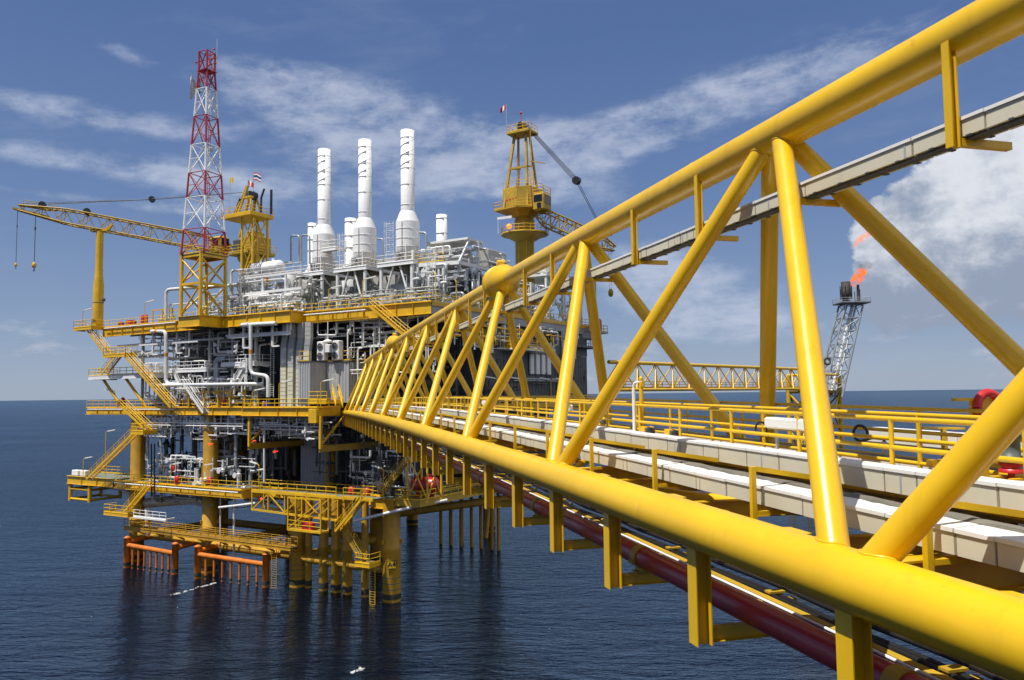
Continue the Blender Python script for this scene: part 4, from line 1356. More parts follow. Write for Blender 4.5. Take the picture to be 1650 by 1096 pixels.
SU = (-7.75, -15.9, -24.3)
for u, lb in zip(SU, ('tallest looking white exhaust stack, rightmost of the three with spiral fins', 'middle one of the three tall white stacks with spiral fins', 'leftmost of the three tall white stacks with spiral fins')):
    stack(u, 12.8, lb)
for i, (u, u0, u1) in enumerate(zip(SU, (-9.9, -18.2, -26.6), (-3.4, -11.9, -20.3))):
    nm = ('right', 'middle', 'left')[i]
    poly = [(u0, 8.6), (u1, 8.6), (u1, 16.5), (u0, 16.5)]
    t = deck('stack_platform', f'white railed steel platform on braced legs under the {nm} tall stack', poly, 43.6, .45, (0, 1, 3), (0, 1, 3), 'white_paint', 'grating', 'white_paint', 2.5, .12, .08, 'platform')
    for a in (u0 + .5, u1 - .5):
        for v in (8.9, 16):
            mb = MB(PT); mb.tube((a, v, ZT), (a, v, 43.2), .27, 12); mb.build('platform_leg', 'white_paint', t)
    for v in (8.9, 16):
        mb = MB(PT); um = (u0 + u1) / 2
        mb.tube((um - .6, v, 43.1), (u0 + .5, v, ZT + .4), .15, 8).tube((um + .6, v, 43.1), (u1 - .5, v, ZT + .4), .15, 8); mb.build('brace_pair', 'white_paint', t)
    mb = MB(PT); mb.tube((u1 - .5, 8.9, 43), (u1 - .5, 16, ZT + .5), .14, 8); mb.build('side_brace', 'white_paint', t)
    # turbine enclosure in the shade below
    e = empty('turbine_enclosure', PT((u, 13, ZT)), f'pale turbine enclosure in the shade below the {nm} stack platform', 'enclosure')
    mb = MB(PT); mb.bevel_box((u0 + .8, 10.4, ZT), (u1 - .6, 18, ZT + 4.4), .1); mb.build('enclosure_body', 'insulation', e)
    mb = MB(PT); mb.bevel_box((u0 + 1.4, 10.3, ZT + .3), (u0 + 2.5, 10.38, ZT + 2.5), .02); mb.bevel_box((u0 + 3.4, 10.3, ZT + .8), (u0 + 5.2, 10.38, ZT + 3.2), .02); mb.build('enclosure_door', 'module_grey', e)
    mb = MB(PT); mb.lathe((u, 12.8, ZT + 4.3), [(1.5, 0), (1.15, 1.6), (1.15, 2.9)], 20); mb.build('exhaust_duct', 'insulation', e)
    mb = MB(PT); mb.bevel_box((u0 + .4, 9.2, ZT + .1), (u0 + 1.0, 9.7, ZT + 1.9), .05)
    tag(mb.build('fire_cabinet', 'red_paint'), f'red fire cabinet on the upper deck below the {nm} stack platform', 'cabinet')
for u, v, r, zt, zb, lb in ((-39.1, 25, .78, 56.0, 43, 'short white stack half hidden behind the left tall stack'), (-27.2, 22, .98, 54.8, 42, 'short white stack between the left and middle tall stacks'),
                            (-9.8, 24, .88, 53.6, 44, 'short white stack standing alone right of the tall stacks')):
    t = empty('short_stack', PT((u, v, zb)), lb, 'exhaust stack')
    mb = MB(PT); mb.lathe((u, v, 0), [(r * 2.0, zb), (r * 2.0, zb + 3.6), (r, zb + 5.2), (r, zt), (r * .92, zt), (r * .92, zt - 1)], 24, caps=False); mb.build('stack_pipe', 'stack_white', t)
    for z in (zt - .6, zt - 3.0, zt - 5.0):
        mb = MB(PT); mb.lathe((u, v, z), [(r, -.05), (r + .07, -.04), (r + .07, .04), (r, .05)], 24, caps=False); mb.build('flange_ring', 'insulation', t)


def pipe_thing(label, pts, r, m='pipe_white', bands=(), name='process_pipe', cat='pipe', bend=None, flanges=()):
    r = r * .64 if r < .5 else r * .8
    t = empty(name, PT(pts[0]), label, cat)
    mb = MB(PT); mb.pipe(pts, r, bend if bend is not None else r * 3, 14); mb.build('pipe_run', m, t)
    for k, f in bands:
        a, b = A3(pts[k], float), A3(pts[k + 1], float); d = nrm(b - a); c = a + (b - a) * f
        mb = MB(PT); mb.tube(c - d * .28, c + d * .28, r * 1.03, 14); mb.build('colour_band', 'orange_band', t)
    for k, f in flanges:
        a, b = A3(pts[k], float), A3(pts[k + 1], float); d = nrm(b - a); c = a + (b - a) * f
        mb = MB(PT); mb.tube(c - d * .09, c - d * .01, r * 1.5, 14).tube(c + d * .01, c + d * .09, r * 1.5, 14); mb.build('flange', m, t)
    return t


def FP(v, *pts): return [F(x, y, v) for x, y in pts]


pipe_thing('grey hooped vent pipe, left one of the pair beside the left stack', FP(9, (469, 425), (469, 380), (482.5, 380), (482.5, 425)), .24, 'pipe_grey', name='vent_pipe')
pipe_thing('grey hooped vent pipe, right one of the pair beside the left stack', FP(8.4, (485.5, 425), (485.5, 379), (499, 379), (499, 425)), .24, 'pipe_grey', name='vent_pipe')
pipe_thing('grey hooped pipe right of the middle stack', FP(11, (608, 385), (617, 385), (617, 425)), .22, 'pipe_grey', name='vent_pipe')
pipe_thing('grey hooped pipe right of the tallest stack ending in a bell', FP(11, (676, 375), (687, 375), (687, 430), (683, 440), (683, 490)), .26, 'pipe_grey', name='vent_pipe')
ladder('white caged ladder between the middle and right tall stacks', F(628, 432, 9.5), 6.6, 'white_paint', 1.3, True)
ladder('white caged ladder between the left and middle tall stacks', F(552, 437, 9.5), 5.6, 'white_paint', 1.2, True)
ladder('white caged ladder right of the tallest stack above the upper deck', F(697, 492, 6), 7.6, 'white_paint', 1.1, True)
pl_deck('small white service platform on the right flank of the left stack', -22.6, -19.5, 10.4, 12.6, 47.4, 'white_paint', 'white_paint', name='service_platform', cat='platform')

# ---- left crane
cr = empty('pedestal_crane', PT((-43.4, 15, ZT)), 'ochre yellow pedestal crane at left with its long boom lowered to the left', 'crane')
mb = MB(PT); mb.lathe((-43.4, 15, 0), [(1.5, ZT), (1.5, 47.6), (2.2, 48.4), (2.2, 48.9)], 24); mb.build('pedestal', 'dull_yellow', cr)
mb = MB(PT); mb.bevel_box((-46, 12.4, 49.0), (-40.2, 17.6, 49.5), .1); mb.build('slew_platform', 'dull_yellow', cr)
mb = MB(PT); mb.rail([(-46.5, 12.2, 49.5), (-40, 12.2, 49.5), (-40, 17.5, 49.5)]); mb.build('handrail', 'rail_yellow', cr)
mb = MB(PT); mb.bevel_box((-43.2, 13.2, 49.5), (-40.6, 17.0, 52.2), .15).bevel_box((-42.8, 13.6, 52.2), (-41.2, 16.0, 53.0), .1); mb.build('machinery_house', 'dull_yellow', cr)
cb = MB(PT); cb.bevel_box((-49.3, 11.0, 49.4), (-46.4, 13.2, 52.4), .3); cab = cb.build('cab', 'dull_yellow', cr)
mb = MB(PT); mb.bevel_box((-48.3, 10.97, 50.7), (-46.8, 11.04, 52.0), .02); mb.bevel_box((-46.43, 11.3, 50.7), (-46.36, 12.8, 52.0), .02); mb.build('cab_window', 'glass_dark', cab)
for q in (-1, 1):
    mb = MB(PT)
    mb.tube((-45.4, 15 + 1.5 * q, 49.5), (-43.2, 15 + .6 * q, 59.4), .26, 8).tube((-41.2, 15 + 1.6 * q, 53.3), (-43.0, 15 + .6 * q, 59.4), .20, 8); mb.build('a_frame_leg', 'dull_yellow', cr)
mb = MB(PT); mb.lathe((-43.1, 14.2, 59.5), [(.7, 0), (.72, .5), (.72, 1.0), (.7, 1.4)], 14, (0, 1, 0)); mb.build('mast_sheave', 'black_rubber', cr)
mb = MB(PT); mb.bevel_box((-45.6, 12.9, 49.6), (-43.6, 13.6, 51.8), .2); mb.ball((-44.6, 14, 51.2), 1.1, 12); mb.build('winch_drum', 'steel_dark', cr)


def boom(root, p0, p1, w0, w1, frame=PT, side=None, n=16, m='dull_yellow', tipw=.5):
    p0, p1 = A3(p0, float), A3(p1, float)
    d = nrm(p1 - p0)
    sx = nrm(np.cross(d, A3([0, 0, 1.0])))
    sz = np.cross(sx, d)
    L = np.linalg.norm(p1 - p0)

    def prof(t):
        k = min(1, t / .12, (1 - t) / .22) if t < 1 else 0
        return (.35 + .65 * max(k, 0))
    st = [i / n for i in range(n + 1)]
    cor = [[p0 + d * L * t + sx * a * w0 / 2 * prof(t) + sz * b * w1 / 2 * prof(t) for a, b in ((-1, -1), (1, -1), (1, 1), (-1, 1))] for t in st]
    mb = MB(frame)
    for c in range(4):
        for i in range(n): mb.tube(cor[i][c], cor[i + 1][c], .13, 6, caps=False)
    mb.build('boom_chords', m, root)
    mb = MB(frame)
    for i in range(n):
        for c in range(4):
            e = (c + 1) % 4
            if i % 2: mb.tube(cor[i][c], cor[i + 1][e], .065, 5, caps=False)
            else: mb.tube(cor[i][e], cor[i + 1][c], .065, 5, caps=False)
            if i % 2 == 0: mb.tube(cor[i][c], cor[i][e], .065, 5, caps=False)
    mb.build('boom_lacing', m, root)
    return d, sx, sz, L


BP0, BP1 = A3([-46.5, 13.6, 50.6]), A3([-69.0, -10.0, 55.9])
d, sx, sz, L = boom(cr, BP0, BP1, 2.0, 2.3, n=20)
for t, up in ((.70, 1.5), (.90, 1.2)):
    c = BP0 + d * L * t + sz * up
    mb = MB(PT); mb.tube(c - sx * .25, c + sx * .25, .55, 14); mb.build('boom_sheave', 'black_rubber', cr)
mb = MB(PT); c = BP0 + d * L * .94
mb.beam(BP0 + d * L * .86 + sz * .6, BP0 + d * L * 1.0 + sz * .5, .9, .25); mb.beam(BP0 + d * L * .86 - sz * .6, BP0 + d * L * 1.02 - sz * .25, .9, .3)
mb.rail([BP0 + d * L * .84 + sz * .7 + sx, BP0 + d * L * .99 + sz * .6 + sx], 1.0)
mb.build('boom_head', 'dull_yellow', cr)
mb = MB(PT)
pe_ = A3([-43.1, 14.9, 60.2]); blk = BP0 + d * L * .42 + sz * 5.6
for q in (-.5, .5): mb.tube(pe_ + (0, q, .3 * q), blk + sx * q * .6, .05, 5)
mb.tube(blk, BP0 + d * L * .90 + sz * 1.3, .07, 5).tube(blk, BP0 + d * L * .99 + sz * .8, .05, 5)
mb.build('pendant_ropes', 'steel_dark', cr)
mb = MB(PT); mb.tube(blk - sx * .35, blk + sx * .35, .5, 12); mb.build('pendant_sheave', 'black_rubber', cr)
for t, hz, rr, lb in ((1.0, 8.6, .022, 'small yellow hook block hanging at the very tip of the left crane boom'), (.92, 8.0, .034, 'bigger yellow hook block hanging just inside the left boom tip')):
    top = BP0 + d * L * t - sz * .4
    hb = empty('hook_block', PT(top + (0, 0, -hz)), lb, 'hook block')
    mb = MB(PT)
    for q in (-.07, .07): mb.tube(top + sx * q, top + sx * q + (0, 0, -hz), rr, 5)
    mb.tube(top + (0, 0, -hz * .28), top + (0, 0, -hz * .33), rr * 4, 8); mb.build('hoist_rope', 'steel_dark', hb)
    mb = MB(PT); s_ = rr / .05
    mb.lathe(top + (0, 0, -hz - 1.3 * s_), [(.15 * s_, 0), (.45 * s_, .25 * s_), (.5 * s_, .9 * s_), (.2 * s_, 1.4 * s_)], 12); mb.build('block_body', 'deck_yellow', hb)
    mb = MB(PT); hk = top + (0, 0, -hz - 1.3 * s_)
    mb.tube(hk, hk + (0, 0, -.35 * s_), .1 * s_, 6).ring(hk + (0, 0, -.6 * s_), .25 * s_, .09 * s_, (0, 1, 0), 12, 6, -.5, 4.2); mb.build('hook', 'steel_dark', hb)
# boom rest
br_ = empty('boom_rest', PT((-60.3, -1.6, ZT)), 'tall yellow boom rest post with cradle at the far left end', 'boom rest')
ur = -60.2; zc_ = F(160, 371, -1.6)[2]
mb = MB(PT); mb.lathe((ur, -1.6, 0), [(.80, ZT), (.80, zc_ - 9.3), (.62, zc_ - 7.6), (.56, zc_ - 6), (.56, zc_ - .3)], 20); mb.build('rest_post', 'deck_yellow', br_)
mb = MB(PT); mb.beam((ur - 1.2, -2.3, zc_ - .1), (ur + 1.2, -.9, zc_ + .0), .8, .4); mb.beam((ur - 1.2, -2.3, zc_), (ur - 1.7, -2.6, zc_ + .7), .5, .3); mb.beam((ur + 1.2, -.9, zc_), (ur + 1.7, -.6, zc_ + .9), .5, .3); mb.build('cradle', 'deck_yellow', br_)
mb = MB(PT); mb.tube((ur + .6, -1.7, ZT + 4.2), (ur + 1.6, -1.7, ZT + 4.2), .05, 6).bevel_box((ur + 1.4, -2.0, ZT + 4.3), (ur + 1.9, -1.5, ZT + 4.8), .08).lathe((ur, -1.6, ZT + 4.15), [(.82, 0), (.83, .1)], 20); mb.build('lamp_bracket', 'steel_dark', br_)

# ---- gantry tower beside the crane
gt = empty('gantry_tower', PT((-36, 10, 43)), 'square braced yellow tower with railed top in front of the left crane', 'tower')
GC = [(-38.1, 8.6), (-35.6, 8.6), (-35.6, 11.6), (-38.1, 11.6)]
for u, v in GC:
    mb = MB(PT); mb.beam((u, v, ZT + 4), (u, v, 54), .28, .28); mb.build('tower_post', 'deck_yellow', gt)
for a, b in ((0, 1), (1, 2), (2, 3), (3, 0)):
    mb = MB(PT)
    for z0, z1 in ((44, 49), (49, 53.8)):
        mb.beam((*GC[a], z0), (*GC[b], z1), .14, .14)
        if a in (1, 3): mb.beam((*GC[b], z0), (*GC[a], z1), .14, .14)
    mb.build('tower_brace', 'deck_yellow', gt)
mb = MB(PT); mb.prism([(-42.0, 7.6), (-35.0, 7.6), (-35.0, 12.4), (-42.0, 12.4)], 53.9, 54.4); mb.build('top_floor', 'deck_yellow', gt)
mb = MB(PT); mb.rail([(-42, 12.3, 54.4), (-42, 7.7, 54.4), (-35.1, 7.7, 54.4), (-35.1, 12.3, 54.4)]); mb.build('handrail', 'rail_yellow', gt)
mb = MB(PT); mb.pipe([(-35.9, 10.5, 54.4), (-35.9, 10.5, 57.2), (-35.2, 10.5, 58.6)], .16, .2, 8); mb.build('vent_stub', 'black_rubber', gt)
mb = MB(PT); mb.tube((-34.8, 11.6, 54.6), (-34.8, 11.6, 58.6), .2, 8); mb.build('vent_stub', 'black_rubber', gt)
mb = MB(PT); mb.tube((-40.6, 9, 54.4), (-39, 9, 57.2), .22, 8); mb.build('vent_stub', 'black_rubber', gt)
mb = MB(PT); mb.tube((-39.9, 8.6, 54.4), (-38.2, 9.6, 59.3), .24, 8).tube((-38.9, 8.4, 54.4), (-38.0, 9.6, 59.3), .22, 8).bevel_box((-38.3, 8.8, 57.0), (-36.3, 9.4, 57.3), .05); mb.build('peak_frame', 'dull_yellow', gt)


# ---- right crane
c2 = empty('pedestal_crane', PT((.2, 33, ZT)), 'tall ochre pedestal crane right of the stacks with its boom pointing away right', 'crane')
mb = MB(PT); mb.lathe((.2, 33, 0), [(1.45, ZT), (1.45, 50.9), (1.62, 51), (1.62, 53.2), (1.45, 53.3), (1.45, 53.9)], 28); mb.build('pedestal', 'dull_yellow', c2)
mb = MB(PT)
for a in np.arange(0, 6.28, .9): mb.beam((.2 + 1.48 * math.cos(a), 33 + 1.48 * math.sin(a), ZT + 1), (.2 + 1.48 * math.cos(a), 33 + 1.48 * math.sin(a), 50.4), .12, .10)
mb.build('stiffener', 'deck_yellow', c2)
mb = MB(PT); mb.lathe((.2, 33, 50.2), [(1.5, -.6), (3.1, .35), (3.9, .5), (3.9, .62), (1.5, .62)], 12); mb.build('ring_platform', 'dull_yellow', c2)
mb = MB(PT); mb.rail([(.2 + 3.8 * math.cos(a), 33 + 3.8 * math.sin(a), 50.8) for a in np.linspace(0, 2 * math.pi, 13)], gap=1.2); mb.build('handrail', 'rail_yellow', c2)
def q2(u, v, k=.74): return (.2 + (u - .2) * k, 33 + (v - 33) * k)


hp = [q2(*p) for p in ((-3.6, 30.2), (.6, 29.0), (3.2, 30.6), (3.4, 35.4), (0, 37), (-3.6, 35.6))]
HZ = 54.75
mb = MB(PT); mb.prism(hp, HZ, HZ + 3.3)
lo = [(.2 + (p[0] - .2) * .55, 33 + (p[1] - 33) * .55) for p in hp]
mb.add([(*p, HZ) for p in hp] + [(*p, 53.6) for p in lo], [(i, (i + 1) % 6, 6 + (i + 1) % 6, 6 + i) for i in range(6)] + [tuple(range(6, 12))])
mb.build('machinery_house', 'dull_yellow', c2)
mb = MB(PT); mb.prism([q2(-4.9, 28.6), q2(.8, 27.6), q2(4.2, 29.2), q2(4.2, 36), q2(-4.9, 36)], HZ - .25, HZ - .02); mb.build('house_floor', 'dull_yellow', c2)
mb = MB(PT); mb.rail([(*q2(-4.9, 36), HZ), (*q2(-4.9, 28.6), HZ), (*q2(-2.8, 28.3), HZ)]).rail([(*q2(-3.6, 30.2), HZ + 3.3), (*q2(.6, 29), HZ + 3.3), (*q2(3.2, 30.6), HZ + 3.3), (*q2(3.4, 35.4), HZ + 3.3)]).rail([(*q2(1.2, 27.7), HZ), (*q2(4.2, 29.2), HZ)]); mb.build('house_rail', 'rail_yellow', c2)
for u_, w_, h_ in ((-2.0, .75, 2.4), (-1.0, .6, 2.0), (-.2, .6, 2.6)):
    c_ = A3(q2(u_, 30.2 - (u_ + 3.6) * .2857)); mb = MB(PT); mb.bevel_box((c_[0], c_[1] - .12, HZ + .3), (c_[0] + w_, c_[1] + .3, HZ + .3 + h_), .05); mb.build('house_door', 'dull_yellow', c2)
mb = MB(PT); mb.beam((*q2(-3.6, 30.15), HZ + 1.5), (*q2(.6, 28.95), HZ + 1.5), .03, .14); mb.build('house_stripe', 'red_paint', c2)
mb = MB(PT); mb.bevel_box((3.1, 30.4, 53.9), (5.2, 33.0, 56.6), .2); cab = mb.build('cab', 'dull_yellow', c2)
mb = MB(PT); mb.bevel_box((3.4, 30.36, 55.2), (4.9, 30.44, 56.3), .02).bevel_box((5.16, 30.7, 54.9), (5.24, 32.8, 56.3), .02).bevel_box((4.0, 30.32, 54.2), (4.7, 30.42, 55.0), .02); mb.build('cab_window', 'glass_dark', cab)
mb = MB(PT); mb.rail([(3.2, 30.5, 56.6), (5.1, 30.5, 56.6), (5.1, 32.9, 56.6), (3.2, 32.9, 56.6)]); mb.build('cab_rail', 'rail_yellow', cab)
mb = MB(PT); mb.rail([(2.4, 30.6, HZ + 3.3), (3.3, 30.6, HZ + 3.3), (3.3, 30.6, HZ + 3.3)], 2.2, .6); mb.tube((2.6, 31, HZ + 3.3), (2.6, 31, 67.2), .05, 5).tube((3.0, 31, HZ + 3.3), (2.2, 31.6, 67.2), .05, 5); mb.build('access_ladder', 'rail_yellow', c2)
for u, v, ut in ((-3.0, 30.4, -.9), (2.6, 30.6, 1.2)):
    mb = MB(PT); mb.beam((u * .78, v + .3, HZ), (ut, 32, 67.2), .36, .36); mb.build('a_frame_leg', 'dull_yellow', c2)
    mb = MB(PT); mb.beam((u * .62, v + 4.2, HZ + 3.3), (ut, 33.2, 67.2), .30, .30); mb.build('a_frame_leg', 'dull_yellow', c2)
mb = MB(PT)
mb.beam((-1.5, 31.4, 61.5), (1.75, 31.4, 61.5), .26, .3).beam((-1.4, 31.4, 61.5), (-1.2, 34.2, 62.1), .22, .26).beam((1.7, 31.4, 61.5), (1.5, 34.2, 62.1), .22, .26); mb.build('tie_beam', 'dull_yellow', c2)
mb = MB(PT); mb.box((-1.9, 31.0, 67.2), (2.3, 34.2, 67.5)).bevel_box((-.6, 32, 67.5), (.8, 33, 69.2), .1); mb.build('peak_platform', 'dull_yellow', c2)
mb = MB(PT); mb.rail([(-1.9, 34.1, 67.5), (-1.9, 31.1, 67.5), (2.2, 31.1, 67.5), (2.2, 34.1, 67.5)], gap=1.1); mb.build('peak_rail', 'rail_yellow', c2)
mb = MB(PT); mb.tube((.1, 32.4, 69.2), (.1, 32.4, 70.6), .06, 6).ball((.1, 32.4, 70.8), .22, 8); mb.build('beacon', 'red_paint', c2)
mb = MB(PT); mb.tube((.2, 31.8, 68.6), (.2, 33.2, 68.6), .6, 14); mb.build('peak_sheave', 'black_rubber', c2)
B0 = F(866, 346, 31.5); B1 = F(990, 401, 41)
d, sx, sz, L = boom(c2, B0, B1, 1.9, 2.2, n=18)
blk = A3([8.2, 36, 59.2])
mb = MB(PT)
for q in np.linspace(-.7, .7, 6): mb.tube(A3([.9 + q * .2, 32.5, 68.7 + q * .3]), blk + (q * .35, 0, q * .4), .035, 4)
for q in (-.3, .3): mb.tube(blk + (0, 0, q), B1 + (-1.0, q, 1.2), .05, 5)
mb.build('pendant_ropes', 'steel_dark', c2)
mb = MB(PT); mb.tube(blk - (0, .4, 0), blk + (0, .4, 0), .65, 12); mb.build('pendant_sheave', 'black_rubber', c2)
mb = MB(PT); mb.beam((2.3, 31.2, 62.2), (5.0, 31.4, 61.4), .16, .16); mb.build('stay_arm', 'dull_yellow', c2)
mb = MB(PT); c = B1 + (-.8, 0, -.4)
for q in (-.2, .2): mb.tube(c + (q, 0, 0), c + (q, 0, -6.2), .03, 4)
mb.lathe(c + (0, 0, -7.4), [(.15, 0), (.42, .3), (.45, .9), (.2, 1.3)], 10)
tag(mb.build('hook_block', 'dull_yellow'), 'hook block hanging from the right crane boom, seen between the bridge braces', 'hook block')
ladder('yellow ladder on the pedestal of the right crane', (2.0, 31.8, 44), 7.0, 'dull_yellow', .7, True, (.7, -.7))
mb = MB(PT); mb.ball((-.5, 29.3, 51.6), .42, 10)
tag(mb.build('work_lamp', 'lamp_orange'), 'glowing orange lamp on the ring platform of the right crane', 'lamp')
mb = MB(PT); mb.box((-2.9, 29.6, 53.0), (-.2, 29.7, 53.4)).tube((-2.8, 29.7, 50.8), (-2.8, 29.7, 53.2), .06, 6)
tag(mb.build('light_fixture', 'white_paint'), 'long white light fixture on the ring platform of the right crane', 'lamp')


# ---- flags
def flag_mat(name, stops, axis=1):
    m = bpy.data.materials.new(name); m.use_nodes = True
    t = m.node_tree
    uv = t.nodes.new('ShaderNodeUVMap'); s_ = t.nodes.new('ShaderNodeSeparateXYZ'); r = t.nodes.new('ShaderNodeValToRGB')
    t.links.new(uv.outputs[0], s_.inputs[0]); t.links.new(s_.outputs[axis], r.inputs[0])
    r.color_ramp.interpolation = 'CONSTANT'
    while len(r.color_ramp.elements) < len(stops): r.color_ramp.elements.new(.5)
    for e, (p, c) in zip(r.color_ramp.elements, stops): e.position = p; e.color = (*c, 1)
    b = t.nodes['Principled BSDF']; t.links.new(r.outputs[0], b.inputs['Base Color']); b.inputs['Roughness'].default_value = .8
    M[name] = m


RD, WH, BL, YL = (.45, .01, .02), (.8, .8, .8), (.02, .03, .16), (.75, .5, .01)
flag_mat('flag_tricolour', [(0, RD), (.167, WH), (.333, BL), (.667, WH), (.833, RD)])
flag_mat('flag_red_white', [(0, RD), (.35, WH), (.7, RD)], 0)
flag_mat('flag_yellow', [(0, YL)])


def flag(label, base, h, fw, fh, m, droop=.5, dirn=(1, 0)):
    base = A3(base, float)
    t = empty('flag', PT(base), label, 'flag')
    mb = MB(PT); mb.tube(base, base + (0, 0, h), .05, 6); mb.build('flag_pole', 'galvanized', t)
    nx, nz = 14, 7
    vs, uv = [], []
    for th in (0, .012):
        for i in range(nx + 1):
            for j in range(nz + 1):
                a, b = i / nx, j / nz
                p = base + (0, 0, h - fh + fh * b) + A3([dirn[0], dirn[1], 0]) * fw * a * .9 + A3([-dirn[1], dirn[0], 0]) * (.16 * math.sin(a * 7 + b * 1.5) * a + th)
                p[2] -= droop * fw * a * (.6 + .4 * a) + .06 * math.sin(a * 9)
                vs.append(p); uv.append((a, b))
    k = (nx + 1) * (nz + 1)
    fs = [(i * (nz + 1) + j, (i + 1) * (nz + 1) + j, (i + 1) * (nz + 1) + j + 1, i * (nz + 1) + j + 1) for i in range(nx) for j in range(nz)]
    fs += [tuple(x + k for x in f[::-1]) for f in fs]
    mb = MB(PT); mb.add(vs, fs, True)
    o = mb.build('flag_cloth', m, t)
    lay = o.data.uv_layers.new(name='UVMap')
    for lp in o.data.loops: lay.data[lp.index].uv = uv[lp.vertex_index]


flag('red white and blue striped flag above the left crane', (-43.0, 15, 59.8), F(410, 277, 15)[2] - 59.8, 1.9, 1.3, 'flag_tricolour', .35)
flag('small red and white flag just right of the striped flag', (-38.0, 9.6, 56.5), F(416, 288, 10)[2] - 56.5, 1.3, .8, 'flag_red_white', .5)
flag('small yellow flag on a thin pole left of the striped flag', (-41.6, 9, 54.4), F(378, 284, 9)[2] - 54.4, .7, .9, 'flag_yellow', .2)
flag('red and white flag on the peak of the right crane', (-1.9, 31.1, 67.5), 4.8, 1.2, .8, 'flag_red_white', .5, (-.9, -.2))
# ---------------------------------------------------------------- process equipment on and between the decks
def block(label, lo, hi, m, name='equipment_box', cat='equipment', corr=False, group=None):
    t = MB(PT)
    if corr:
        lo, hi = A3(lo, float), A3(hi, float)
        t.box(lo + (.1, .1, 0), hi - (.1, .1, 0))
        t.corr((lo[0], lo[1]), (hi[0], lo[1]), lo[2], hi[2]); t.corr((hi[0], lo[1]), (hi[0], hi[1]), lo[2], hi[2])
        t.box((lo[0], lo[1] - .02, hi[2] - .2), (hi[0] + .02, hi[1], hi[2] + .02))
    else: t.bevel_box(lo, hi, .08)
    return tag(t.build(name, m), label, cat, group)


# bulkheads and dark modules inside
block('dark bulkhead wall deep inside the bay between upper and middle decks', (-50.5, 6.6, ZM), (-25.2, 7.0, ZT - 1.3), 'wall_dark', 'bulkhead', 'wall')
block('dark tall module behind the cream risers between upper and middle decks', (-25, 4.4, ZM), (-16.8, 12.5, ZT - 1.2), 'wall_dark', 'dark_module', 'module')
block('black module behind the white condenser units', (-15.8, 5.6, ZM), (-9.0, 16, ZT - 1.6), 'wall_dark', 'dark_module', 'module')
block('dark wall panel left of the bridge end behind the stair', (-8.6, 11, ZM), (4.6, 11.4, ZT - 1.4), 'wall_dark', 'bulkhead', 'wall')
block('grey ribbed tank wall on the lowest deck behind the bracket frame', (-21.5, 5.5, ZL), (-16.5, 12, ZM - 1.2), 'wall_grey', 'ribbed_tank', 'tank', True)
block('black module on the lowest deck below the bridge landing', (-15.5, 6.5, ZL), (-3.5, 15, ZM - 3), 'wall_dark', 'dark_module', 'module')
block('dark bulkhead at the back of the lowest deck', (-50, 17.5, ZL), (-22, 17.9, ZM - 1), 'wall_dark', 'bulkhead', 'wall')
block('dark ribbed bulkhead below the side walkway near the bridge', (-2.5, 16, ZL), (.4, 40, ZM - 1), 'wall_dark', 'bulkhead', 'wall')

# cabin with two condensers and rail
cabn = empty('equipment_cabin', PT((-11, 0, ZM)), 'grey ribbed cabin with a door beside the bridge landing', 'cabin')
ub = F(501, 600, -1)[0]
mb = MB(PT); mb.box((-15.2, -.95, ZM + 1.2), (ub - .05, 5.2, 29.6)); mb.box((ub + .05, 1.85, ZM + .6), (-8.8, 9.2, 29.55)); mb.build('cabin_core', 'cabin_grey', cabn)
mb = MB(PT); mb.corr((-15.25, -1.06), (ub, -1.06), ZM + 1.2, 29.6, .42, .09); mb.corr((ub, -1.0), (ub, 1.75), ZM + 1.2, 29.6, .42, .09)
mb.corr((ub, 1.74), (-8.8, 1.74), ZM + .6, 29.55, .48, .09); mb.corr((-8.74, 1.8), (-8.74, 9.2), ZM + .6, 29.55, .48, .09); mb.build('ribbed_wall', 'cabin_grey', cabn)
mb = MB(PT); mb.box((-15.4, -1.2, 29.6), (ub + .15, 5.3, 29.78)); mb.build('roof_edge', 'module_grey', cabn)
mb = MB(PT); mb.box((ub + .16, 1.55, 29.58), (-8.6, 9.3, 29.74)); mb.build('roof_edge', 'module_grey', cabn)
mb = MB(PT); mb.box((-15.3, -1.1, ZM + .3), (ub, 5, ZM + 1.2)); mb.build('plinth', 'module_grey', cabn)
mb = MB(PT); mb.bevel_box((-11.9, 1.55, ZM + .9), (-10.5, 1.64, ZM + 4.4), .02); dr = mb.build('door', 'insulation', cabn)
mb = MB(PT); mb.bevel_box((-10.75, 1.5, ZM + 2.4), (-10.65, 1.56, ZM + 2.8), .01); mb.build('handle', 'steel_dark', dr)
mb = MB(PT); mb.rail([(-15.2, -1.0, 29.78), (-13.4, -1.0, 29.78)], 1.3).rail([(-14.6, 1.7, 29.78), (-8.7, 1.7, 29.78), (-8.7, 6, 29.78)], 1.3); mb.build('roof_rail', 'rail_yellow', cabn)
pl_deck('yellow doorstep platform with rails in front of the grey cabin', -12.9, -9.6, -1.6, 1.4, ZM + .9, name='door_platform', cat='platform', rails=(0,))
stair('stair_flight', 'short yellow stair flight from the grey cabin door down to the landing', (-9.6, -.6, ZM + 2.0), (-7.0, -2.6, ZM + .1), away=(.6, .6))
